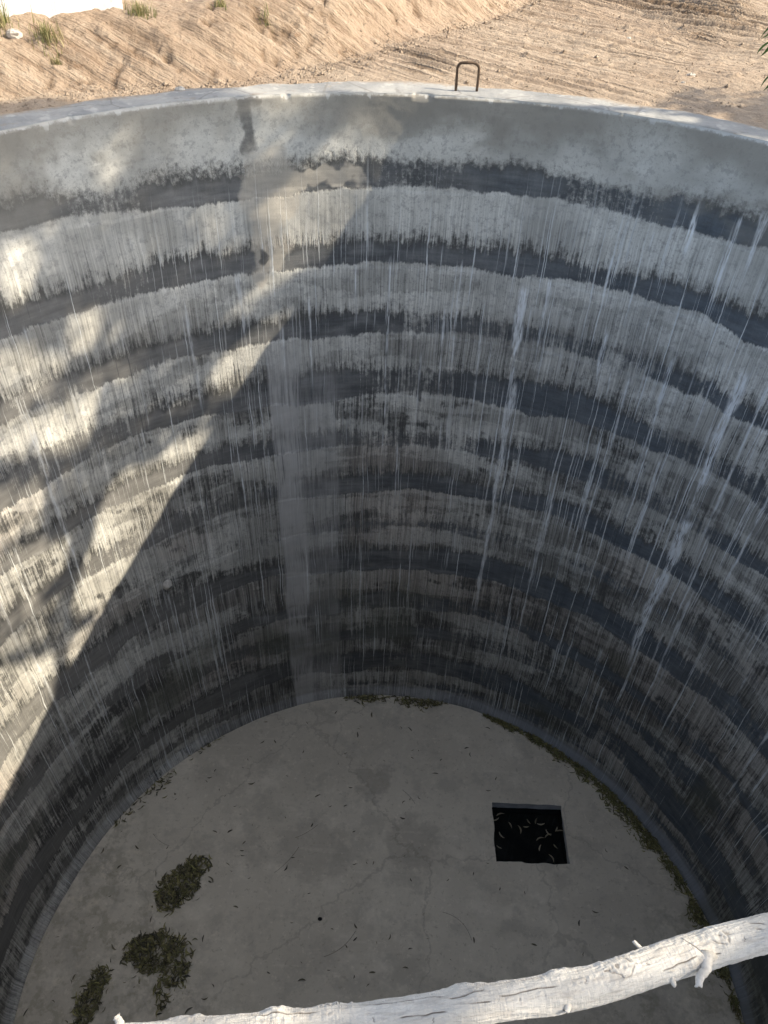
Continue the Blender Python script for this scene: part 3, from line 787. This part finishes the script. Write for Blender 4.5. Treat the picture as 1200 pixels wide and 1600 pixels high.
# thin dry stalks on the floor
for i, (u, v, a, L, b) in enumerate([(450, 1345, .9, .34, .05), (535, 1480, .7, .36, .10), (250, 1315, 2.6, .22, -.08), (640, 1245, 2.3, .2, .06), (720, 1440, 2.4, .36, .16), (480, 1300, .6, .26, .05)]):
    p = pix(u, v, FZ); pts = []
    for k in range(9):
        t = k / 8 - .5; x = t * L; y = b * L * (4 * t * t); ca, sa = math.cos(a), math.sin(a)
        X_, Y_ = p.x + x * ca - y * sa, p.y + x * sa + y * ca
        pts.append((X_ - p.x, Y_ - p.y, floor_z(X_, Y_) + .004 - floor_z(p.x, p.y)))
    v_, f_ = tube_mesh(pts, [.0013] * 9, 5); o = mesh_obj('dry_stalk', v_, f_, M_TWIG, None, True, (p.x, p.y, floor_z(p.x, p.y)))
    tag(o, 'thin bent leaf stalk lying on the cement floor of the well', 'stalk', 'dry stalks on the well floor')
p = pix(500, 1436, FZ)
vs = [(math.cos(a) * .016, math.sin(a) * .013, 0.012) for a in np.linspace(0, 6.28, 9)[:-1]] + [(math.cos(a) * .022, math.sin(a) * .018, 0) for a in np.linspace(0, 6.28, 9)[:-1]]
fs = [tuple(range(8))] + [(k, 8 + k, 8 + (k + 1) % 8, (k + 1) % 8) for k in range(8)]
M_BLACK = mat_simple('black_pebble', (.008, .008, .008), (.015, .015, .015), 30)
pb = mesh_obj('pebble', vs, fs, M_BLACK, None, True, (p.x, p.y, floor_z(p.x, p.y) + .003)); tag(pb, 'tiny black pebble alone in the middle of the well floor', 'pebble')

# ------------------------------------------------------------------ WHITE BRANCH laid across the well
bx = np.array([-2.9, -2.0, -1.2, -.75, -.495, -.38, -.264, -.137, -.017, .136, .24, .346, .43, .516, .603, .692, 1.1, 1.8, 2.6, 3.55])
by = np.array([.08, .17, .25, .295, .323, .335, .347, .362, .378, .405, .422, .440, .463, .489, .511, .531, .61, .74, .86, .95])
br = np.array([.022, .025, .0275, .029, .0295, .030, .0305, .031, .0315, .033, .034, .035, .036, .0365, .0365, .0365, .038, .040, .042, .044])
tb = np.concatenate([[0], np.cumsum(np.hypot(np.diff(bx), np.diff(by)))])
NU, NA = 2600, 190
tt = np.concatenate([np.linspace(0, 2.0, 300)[:-1], np.linspace(2.0, 4.1, 2000)[:-1], np.linspace(4.1, tb[-1], 300)])
def smooth_interp(t, xp, fp):
    out = np.zeros_like(t); 
    m = np.gradient(fp, xp); i = np.clip(np.searchsorted(xp, t) - 1, 0, len(xp) - 2)
    h = xp[i + 1] - xp[i]; u = (t - xp[i]) / h
    return (2*u**3-3*u**2+1)*fp[i] + (u**3-2*u**2+u)*h*m[i] + (-2*u**3+3*u**2)*fp[i+1] + (u**3-u**2)*h*m[i+1]
PXc = smooth_interp(tt, tb, bx); PYc = smooth_interp(tt, tb, by) - .004 - .006 * sstep(-.3, .25, PXc) + .013 * sstep(.40, .72, PXc) + vnoise(tt * 3, tt * 0, 6) * .004
PZc = np.full_like(tt, .044) + vnoise(tt * 1.3, tt * 0, 16) * .006
Rb = smooth_interp(tt, tb, br) * .79
ang = np.concatenate([np.linspace(-.3, math.pi + .3, 156, endpoint=False), np.linspace(math.pi + .3, 2 * math.pi - .3, 34, endpoint=False)])
U, A = np.meshgrid(tt, ang, indexing='ij')
Rg = Rb[:, None] * (1 + .05 * np.cos(2 * (A - U)) + .10 * vnoise(U * 9, np.cos(A) * 1.3 + 5, 3) + .06 * vnoise(U * 22, np.sin(A) * 2 + 9, 4))
crack = np.zeros_like(Rg)
# angle: 0 = +y side, pi/2 = up, pi = towards the viewer (-y)
def t_of_x(x): return float(np.interp(x, PXc, tt))
def logpos(u, v):   # (t, angle) of the surface point seen at that place
    p = pix(u, v, .07); t = t_of_x(p.x); i = int(np.searchsorted(tt, t)); off = (p.y - PYc[i]) / Rb[i] + .12
    return t, math.acos(max(-.97, min(.97, off))), Rb[i]
def knot(u, v, r, h, ring=True, hollow_=False):
    global Rg, crack
    t, a, rb_ = logpos(u, v)
    du = U - t; da = (np.mod(A - a + math.pi, 2 * math.pi) - math.pi) * rb_
    d = np.sqrt((du * .8) ** 2 + da ** 2) * (1 + .8 * vnoise(U * 60, A * 2.3, 55) + .4 * vnoise(U * 160, A * 6, 56))
    Rg = Rg + h * np.exp(-(d / (r * 1.5)) ** 2) * (1.0)
    if ring:
        g = np.exp(-((d - r) / (r * .12)) ** 2) * sstep(-.2, .15, vnoise(U * 50, A * 3, 9))
        Rg = Rg - g * .0016; crack = np.maximum(crack, g * .5)
        g2 = np.exp(-((d - r * .5) / (r * .10)) ** 2) * sstep(0, .2, vnoise(U * 80, A * 4, 19))
        Rg = Rg - g2 * .0014; crack = np.maximum(crack, g2 * .7)
    Rg = Rg - (h * .7) * np.exp(-(d / (r * .35)) ** 2); crack = np.maximum(crack, (.85 if hollow_ else .25) * np.exp(-(d / (r * .2)) ** 2))
knot(975, 1516, .0125, .005); knot(1126, 1466, .0115, .004, True, True); knot(883, 1512, .013, .006, False); knot(725, 1532, .010, .006, False)
knot(522, 1572, .012, .005); knot(436, 1568, .010, .008, False); knot(296, 1588, .012, .006, False); knot(1090, 1502, .013, .004, False)
def crackline(p0, p1, w=.0010, depth=.0026, seed=1, wig=.006):
    global Rg, crack
    t0, a0, rb_ = logpos(*p0); t1, a1, _ = logpos(*p1)
    if t1 < t0: t0, a0, t1, a1 = t1, a1, t0, a0
    k = np.clip((U - t0) / max(t1 - t0, 1e-4), 0, 1); ac = a0 + (a1 - a0) * k + vnoise(U * 14, U * 0 + seed, seed) * wig / rb_ * 1.6 + vnoise(U * 75, U * 0 + seed, seed + 3) * wig / rb_ * .35
    da = np.abs(np.mod(A - ac + math.pi, 2 * math.pi) - math.pi) * rb_
    on = sstep(0, .12, (U - t0) / (t1 - t0)) * sstep(1, .88, (U - t0) / (t1 - t0)) * sstep(-.35, -.1, vnoise(U * 14, U * 0, seed + 9))
    g = np.exp(-(da / w) ** 2) * on
    Rg = Rg - g * depth; crack = np.maximum(crack, g * .95)
for i, (a, b) in enumerate([((990, 1513), (1042, 1498)), ((945, 1523), (972, 1518)), ((1135, 1466), (1195, 1455)), ((1098, 1497), (1125, 1490)), ((560, 1569), (705, 1555)), ((330, 1592), (505, 1580)),
                            ((775, 1556), (875, 1545)), ((700, 1560), (762, 1548)), ((715, 1577), (768, 1568)), ((620, 1592), (700, 1582)), ((1030, 1525), (1090, 1500)), ((1070, 1470), (1100, 1500)), ((900, 1570), (940, 1552)), ((840, 1530), (870, 1522)), ((1175, 1448), (1198, 1446)), ((930, 1498), (990, 1480))]):
    crackline(a, b, seed=i + 2)
for x in np.linspace(-.5, .85, 12):     # short cross checks in the old bark
    t = t_of_x(x + random.uniform(-.04, .04)); a = random.uniform(.6, 2.6); w = random.uniform(.08, .25)
    da = np.mod(A - a + math.pi, 2 * math.pi) - math.pi
    g = np.exp(-((U - t + vnoise(A * 14, A * 0 + x * 9, 8) * .006) / .0008) ** 2) * sstep(w, w * .6, np.abs(da)); Rg -= g * .0012; crack = np.maximum(crack, g * .7)
Rg += fbm(U * 40, A * 5, 4, 66) * .0020 + fbm(U * 160, A * 2.2, 3, 67) * .0007 + fbm(U * 18, A * 9, 3, 68) * .0012
endt = np.minimum(U / .02, 1) * np.minimum((tb[-1] - U) / .02, 1); Rg = Rg * np.sqrt(np.clip(endt, .0004, 1))
tx = np.gradient(PXc, tt); ty = np.gradient(PYc, tt); ln = np.hypot(tx, ty); tx /= ln; ty /= ln
NX, NY = -ty, tx
bxyz = np.stack([PXc[:, None] + NX[:, None] * Rg * np.cos(A), PYc[:, None] + NY[:, None] * Rg * np.cos(A), PZc[:, None] + Rg * np.sin(A)], -1)
nU = len(tt)
Fb = (lambda iu, ia: np.stack([iu * NA + ia, iu * NA + (ia + 1) % NA, (iu + 1) * NA + (ia + 1) % NA, (iu + 1) * NA + ia], -1).reshape(-1, 4))(*np.meshgrid(np.arange(nU - 1), np.arange(NA), indexing='ij'))
log = empty('branch', (float(PXc[nU // 2]), float(PYc[nU // 2]), .044))
tag(log, 'knotty crooked tree branch painted white lying across the mouth of the well', 'branch')
lo = log.location.copy()
body = mesh_obj('limb', bxyz.reshape(-1, 3) - np.array(lo), Fb, M_LOG, log)
uvl = body.data.uv_layers.new(name='log_uv'); li = np.zeros(len(body.data.loops), dtype=np.int32); body.data.loops.foreach_get('vertex_index', li)
uvl.data.foreach_set('uv', np.stack([U.reshape(-1)[li], (np.abs(A - math.pi) * .036).reshape(-1)[li]], -1).astype(np.float32).ravel())
at = body.data.attributes.new('crack', 'FLOAT', 'POINT'); at.data.foreach_set('value', crack.reshape(-1).astype(np.float32))
# stubs of cut side twigs
def log_surface(u, v):
    t, a, rb_ = logpos(u, v); i = int(np.searchsorted(tt, t)); c = Vector((PXc[i], PYc[i], PZc[i])); n = Vector((NX[i] * math.cos(a), NY[i] * math.cos(a), math.sin(a)))
    return c, n, rb_
def stub(name, u, v, dirs, r0, r1, steps=10, rough=.12):
    c, n, rb_ = log_surface(u, v); p = c + n * (rb_ * .72); pts = [p]; 
    for d in dirs: pts.append(pts[-1] + Vector(d))
    # resample
    out = []; m = len(pts) - 1
    for i in range(steps + 1):
        s_ = i / steps * m; k = min(int(s_), m - 1); f_ = s_ - k
        p0 = pts[max(k - 1, 0)]; p1 = pts[k]; p2 = pts[k + 1]; p3 = pts[min(k + 2, m)]
        out.append(.5 * ((2 * p1) + (p2 - p0) * f_ + (2 * p0 - 5 * p1 + 4 * p2 - p3) * f_ ** 2 + (3 * p1 - p0 - 3 * p2 + p3) * f_ ** 3))
    rads = [(r0 + (r1 - r0) * (i / steps)) * (1 + random.uniform(-rough, rough)) for i in range(steps + 1)]; rads[0] *= 1.8; rads[1] *= 1.25
    vs, fs = tube_mesh([q - lo for q in out], rads, 14)
    for i in range(14): vs[-1 - i] = vs[-1 - i] + Vector((random.uniform(-1, 1), random.uniform(-1, 1), random.uniform(-1, 1))) * r1 * .45   # splintered end
    o = mesh_obj(name, vs, fs, M_LOGS, log); return o
def mat_stub():
    t = NT('whitewashed_stub'); p = t.obj(); a = t.noise(p, 60, 5, .65); b = t.noise(p, 350, 3, .7)
    c = t.mix(t.step(.35, .65, a), (.46, .435, .395), (.62, .59, .545)); c = t.mix(t.step(.62, .72, b) * .5, c, (.40, .35, .30)); t.color(c); t.bump(a + b * .5, .5, .003); return t.m
M_LOGS = mat_stub()
stub('twig_stub', 1016, 1466, [(-.009, .008, .002), (-.010, .009, .003)], .0048, .0026)
stub('twig_stub', 1104, 1500, [(-.006, -.020, .003), (-.014, -.014, .0), (-.004, -.013, -.003)], .0095, .0055, 12, .12)
stub('twig_stub', 1045, 1522, [(.004, -.012, -.008), (.005, -.008, -.006)], .007, .003)
stub('twig_stub', 888, 1568, [(-.002, -.012, -.002), (-.003, -.006, 0)], .006, .004)
stub('twig_stub', 551, 1562, [(.0, .010, .003)], .003, .002)
stub('twig_stub', 436, 1568, [(-.002, .008, .001)], .007, .004)
stub('twig_stub', 186, 1598, [(-.004, .010, .001), (-.006, .006, .001)], .008, .005)
stub('twig_stub', 1030, 1530, [(0, -.012, -.002)], .0028, .0018)

# ------------------------------------------------------------------ NEEM TREE to the right of the well
az, el = R_(SUN_AZ), R_(SUN_EL)
SV = np.array([math.cos(el) * math.sin(az), math.cos(el) * math.cos(az), math.sin(el)])
E1 = np.cross([0, 0, 1], SV); E1 /= np.linalg.norm(E1); E2 = np.cross(SV, E1)
# crown openings shaped for the sun patches, along the sun's rays (across, up, radii)
POLYS = [(0.8, [(5.09, -0.4), (5.19, -0.34), (5.3, -0.36), (5.32, -0.43), (5.26, -0.48), (5.15, -0.5)]), (1, [(5.05, -0.62), (5.2, -0.6), (5.26, -0.66), (5.27, -0.87), (5.22, -1.02), (5.09, -0.98), (5.02, -0.79)] ), (0.6, [(4.78, 0.97), (4.9, 0.88), (4.89, 0.72), (4.81, 0.7), (4.73, 0.81)] ), (0.55, [(5.05, 0.35), (5.16, 0.23), (5.18, -0.08), (5.13, -0.1), (5.06, 0.18)] ), (0.9, [(4.28, 0.93), (4.43, 0.84), (4.42, 0.7), (4.32, 0.57), (4.18, 0.65)] ), (0.9, [(4.48, 0.37), (4.64, 0.26), (4.64, 0.13), (4.53, 0.09), (4.43, 0.21)] ), (0.7, [(4.12, 0.54), (4.28, 0.44), (4.43, 0.18), (4.34, 0.09), (4.03, 0.2)] ), (0.4, [(4.2, 0.18), (4.79, -0.16), (4.74, -0.26), (4.33, -0.01)] ), (0.9, [(4.2, 0.05), (4.51, -0.13), (4.47, -0.34), (4.36, -0.38), (4.17, -0.2)] ), (0.7, [(4.01, 0.25), (4.25, 0.07), (4.21, -0.2), (3.9, 0.01)]), (1, [(4.78, -0.86), (4.98, -1.01), (4.95, -1.22), (4.72, -1.02)]), (1, [(4.51, -0.73), (4.74, -0.93), (4.92, -1.24), (4.73, -1.57), (4.32, -1.71), (4.04, -1.43), (4.05, -1.29), (4.18, -1.14), (4.31, -0.94)] ), (0.8, [(4.2, -1.61), (4.28, -1.79), (4.06, -1.86), (3.84, -1.69), (3.96, -1.54)] ), (0.8, [(3.85, -0.12), (4.09, -0.31), (4.03, -0.58), (3.72, -0.4)] ), (0.9, [(3.7, -0.44), (3.99, -0.63), (4.16, -0.85), (4.07, -1.02), (3.79, -0.97), (3.57, -0.71)] ), (0.4, [(3.58, -0.72), (3.97, -1.14), (3.75, -1.28), (3.41, -1.05)]), (1, [(3.27, -1.0), (3.79, -1.44), (3.75, -1.65), (3.62, -1.93), (3.51, -2.03), (2.7, -1.91)] ), (0.8, [(3.66, 0.09), (3.89, -0.13), (3.6, -0.75), (3.32, -0.55)] ), (0.9, [(3.18, -0.79), (3.35, -1.0), (2.74, -1.96), (2.43, -1.85)] ), (0.45, [(5.18, 0.06), (5.25, 0.06), (5.39, 0.13), (5.42, 0.05), (5.36, -0.09), (5.24, -0.12)] ), (0.4, [(5.21, 0.47), (5.34, 0.42), (5.38, 0.26), (5.28, 0.19)])]
POLYS += [(1, [(.15, -.40), (.75, -.40), (.75, -.03), (.15, -.03)]), (.9, [(.15, .08), (.7, .08), (.7, .60), (.15, .60)]), (.6, [(.1, -.75), (.75, -.75), (.75, -.45), (.1, -.45)]),
          (.8, [(5.25, -.5), (5.7, -.5), (5.7, .1), (5.25, .1)]), (.75, [(5.35, -1.0), (5.52, -1.0), (5.52, -.88), (5.35, -.88)]), (.75, [(5.22, -1.18), (5.42, -1.18), (5.42, -1.06), (5.22, -1.06)]), (.6, [(5.05, -1.42), (5.3, -1.42), (5.3, -1.34), (5.05, -1.34)]),
          (.9, [(5.65, -.75), (6.5, -.75), (6.5, 1), (5.65, 1)])]
def in_poly(px, py, pg):
    inside = np.zeros(px.shape, bool); n = len(pg)
    for i in range(n):
        x0, y0 = pg[i]; x1, y1 = pg[(i + 1) % n]
        c = ((y0 > py) != (y1 > py)) & (px < (x1 - x0) * (py - y0) / ((y1 - y0) if y1 != y0 else 1e-9) + x0)
        inside ^= c
    return inside
def crown_limit(q1, q2):
    lim = 5.30 + .12 * vnoise(q2 * 2, q2 * 0, 3) + np.where(q2 < -.80, .55 * sstep(-.8, -1.2, q2), 0) + .25 * vnoise(q2 * 7, q2 * 0, 13) - .30 * sstep(.9, 1.25, q2)
    return lim
tree = empty('neem_tree', (8.2, 1.6, 0))
tag(tree, 'leafy neem tree beside the well whose drooping spray shows at the upper right', 'tree')
T0 = np.array([8.2, 1.6, 0.0])
# trunk and limbs
segs = []
def limb(p, q, r0, r1, bow=.15, n=8):
    p, q = np.array(p, float), np.array(q, float); pts = []
    side = np.array([random.uniform(-1, 1), random.uniform(-1, 1), random.uniform(0, 1)]) * bow * np.linalg.norm(q - p)
    for i in range(n + 1):
        t = i / n; pts.append(tuple(p + (q - p) * t + side * math.sin(math.pi * t) - T0))
    return tube_mesh(pts, [r0 + (r1 - r0) * i / n for i in range(n + 1)], 10), [np.array(x) + T0 for x in pts]
vs, fs = [], []
def add(m):
    b = len(vs); vs.extend(m[0]); fs.extend([tuple(b + q for q in g) for g in m[1]])
(m, tp) = limb((8.2, 1.6, -.2), (7.7, 1.9, 2.6), .24, .17, .06); add(m)
base = tp[-1]; ends = []
for tgt in [(5.4, -1.3, 4.2), (4.6, 1.5, 5.4), (4.2, 2.5, 5.7), (7.6, 2.6, 6.0), (6.4, -1.1, 4.9), (6.6, 1.2, 5.9), (5.0, 1.9, 5.9)]:
    (m, pts) = limb(base, tgt, .09, .03, .12); add(m); ends.append(pts)
    for k in range(5):
        st = pts[random.randint(3, 8)]; tg = np.array(st) + np.array([random.uniform(-1.0, .4), random.uniform(-.8, .5), random.uniform(-.1, .9)])
        (m, p2) = limb(st, tg, .022, .006, .12, 6); add(m)
mesh_obj('trunk', vs, fs, M_BARK, tree)
# crown: pinnate sprays, many small leaflets
NL = 195000
q1 = rng.uniform(-1.6, 6.1, NL); q2 = rng.uniform(-2.25, 2.5, NL)
cl_ = fbm(q1 * 1.6, q2 * 1.6, 3, 71)          # clumping
tdep = rng.uniform(0, 1, NL)
edge_ = np.where(q2 < -.8, .25 + .75 * sstep(.05, .75, crown_limit(q1, q2) - q1 + .5 * vnoise(q1 * 2.2, q2 * 11, 91)), 1)
keep = (q1 < crown_limit(q1, q2)) & (rng.uniform(0, 1, NL) < edge_) & (rng.uniform(0, 1, NL) < .90 + cl_ * .55)
# ragged outline on the other sides
keep &= (q1 > -1.3 + .5 * vnoise(q2 * 3, q2 * 0, 4)) & (q2 < 2.3 + .5 * vnoise(q1 * 3, q1 * 0, 5))
wx = vnoise(q1 * 14, q2 * 14, 81) * .05; wy = vnoise(q1 * 14, q2 * 14, 82) * .05
for st_, pg in POLYS:
    ins = in_poly(q1 + wx, q2 + wy, pg)
    keep &= ~(ins & (rng.uniform(0, 1, NL) > -math.log(min(st_, .995)) / 2.9))
q1, q2, tdep = q1[keep], q2[keep], tdep[keep]
zlo = 2.0 + .25 * rng.uniform(0, 1, len(q1)); tmin = (zlo - E2[2] * q2) / SV[2]
tl = np.maximum(tmin, 5.6 + .35 * q2) + tdep * 2.6
P = q1[:, None] * E1 + q2[:, None] * E2 + tl[:, None] * SV
n = len(P)
Lf = rng.uniform(.075, .105, n); Wf = rng.uniform(.014, .020, n)
a = rng.uniform(0, 2 * math.pi, n); droop = rng.uniform(-1.2, -.1, n)
dirv = np.stack([np.cos(a) * np.cos(droop), np.sin(a) * np.cos(droop), np.sin(droop)], -1)
sd = np.cross(dirv, rng.normal(0, 1, (n, 3))); sd /= np.linalg.norm(sd, axis=1)[:, None]
up_ = np.cross(sd, dirv)
vv = np.stack([P - dirv * Lf[:, None] * .5, P - sd * Wf[:, None] - dirv * Lf[:, None] * .05 + up_ * .003, P + dirv * Lf[:, None] * .5 + sd * .008, P + sd * Wf[:, None] - dirv * Lf[:, None] * .05 + up_ * .003], 1).reshape(-1, 3) - T0
ff = np.arange(n * 4).reshape(n, 4)
mesh_obj('crown', vv, ff, M_TREE, tree, smooth=False)
print('leaflets', n)
# hanging spray that reaches into the view
vs, fs = [], []
def spray(root, tip, nl, L, side_len):
    root, tip = Vector(root), Vector(tip); pts = []
    for i in range(9):
        t = i / 8; pts.append(root.lerp(tip, t) + Vector((0, 0, .06)) * math.sin(math.pi * t) * (root - tip).length)
    v, f = tube_mesh([p - Vector(T0) for p in pts], [.003 - .002 * i / 8 for i in range(9)], 6)
    b = len(vs); vs.extend(v); fs.extend([tuple(b + q for q in g) for g in f])
    ax_ = (tip - root).normalized(); sdv = ax_.cross(Vector((0, 0, 1))).normalized()
    for i in range(nl):
        t = (i + 1) / nl; k = min(int(t * 8), 7); p = pts[k].lerp(pts[k + 1], t * 8 - k)
        for sg in (-1, 1):
            d = (ax_ * .7 + sdv * sg * .7 + Vector((0, 0, -.75))).normalized() if i < nl - 1 else (ax_ + Vector((0, 0, -.6)) + sdv * sg * .2).normalized()
            d = (d + Vector((random.gauss(0, .12), random.gauss(0, .12), random.gauss(0, .12)))).normalized()
            v, f = leaf_geo(L * random.uniform(.8, 1.1), .0085, .2 * random.random(), sg * .9, n=6)
            M = d.to_track_quat('X', 'Z').to_matrix().to_4x4()
            v = [M @ (Vector(q) + Vector((L * .5, 0, 0))) + p - Vector(T0) for q in v]; b = len(vs); vs.extend(v); fs.extend([tuple(b + q for q in g) for g in f])
SP = Vector((1.50, 3.55, .96))
for (r, tp_, n_) in [((1.66, 3.56, 1.06), (1.36, 3.38, .80), 8), ((1.66, 3.56, 1.06), (1.39, 3.47, .84), 9), ((1.70, 3.50, .95), (1.40, 3.37, .70), 7), ((1.70, 3.6, 1.0), (1.47, 3.42, .76), 8)]:
    spray(r, tp_, n_, .070, .07)
v, f = tube_mesh([Vector(q) - Vector(T0) for q in [(4.75, 2.4, 5.2), (4.3, 3.0, 4.3), (2.9, 3.5, 2.5), (1.62, 3.55, 1.02)]], [.010, .007, .005, .003], 8)
b = len(vs); vs.extend(v); fs.extend([tuple(b + q for q in g) for g in f])
mesh_obj('spray', vs, fs, M_TREE, tree, smooth=True)

# ------------------------------------------------------------------ WORLD, SUN, CAMERA
w = bpy.data.worlds.new('World'); sc.world = w; w.use_nodes = True
nt = w.node_tree; bg = nt.nodes['Background']; sky = nt.nodes.new('ShaderNodeTexSky'); sky.sky_type = 'NISHITA'; sky.sun_disc = False
sky.sun_elevation = el; sky.sun_rotation = az; sky.dust_density = 2.5; sky.air_density = 1.0; sky.ozone_density = .6
hs = nt.nodes.new('ShaderNodeHueSaturation'); hs.inputs['Saturation'].default_value = .58; nt.links.new(sky.outputs[0], hs.inputs['Color']); nt.links.new(hs.outputs[0], bg.inputs[0]); bg.inputs[1].default_value = .31
ld = bpy.data.lights.new('sun', 'SUN'); ld.energy = 7.6; ld.angle = R_(.5); ld.color = (1.0, .875, .68)
sun = bpy.data.objects.new('sun', ld); col.objects.link(sun)
sun.rotation_euler = Vector(SV).to_track_quat('Z', 'Y').to_euler(); sun.location = (20, 0, 20)

cd = bpy.data.cameras.new('camera'); cam = bpy.data.objects.new('camera', cd); col.objects.link(cam); sc.camera = cam
cd.sensor_fit = 'VERTICAL'; cd.sensor_height = 24; cd.lens = 1250 / 1600 * 24; cd.clip_end = 2000; cd.clip_start = .02
p, r = CAMR
f = Vector((0, math.cos(p), -math.sin(p))); rt = Vector((1, 0, 0)); up = rt.cross(f)
rt2 = rt * math.cos(r) + up * math.sin(r); up2 = up * math.cos(r) - rt * math.sin(r)
cam.matrix_world = Matrix(((rt2.x, up2.x, -f.x, EYE.x), (rt2.y, up2.y, -f.y, EYE.y), (rt2.z, up2.z, -f.z, EYE.z), (0, 0, 0, 1)))

sc.cycles.use_adaptive_sampling = True; sc.cycles.adaptive_threshold = .03
sc.view_settings.view_transform = 'Standard'; sc.view_settings.look = 'None'; sc.view_settings.exposure = 0
sc.render.resolution_x = 768; sc.render.resolution_y = 1024
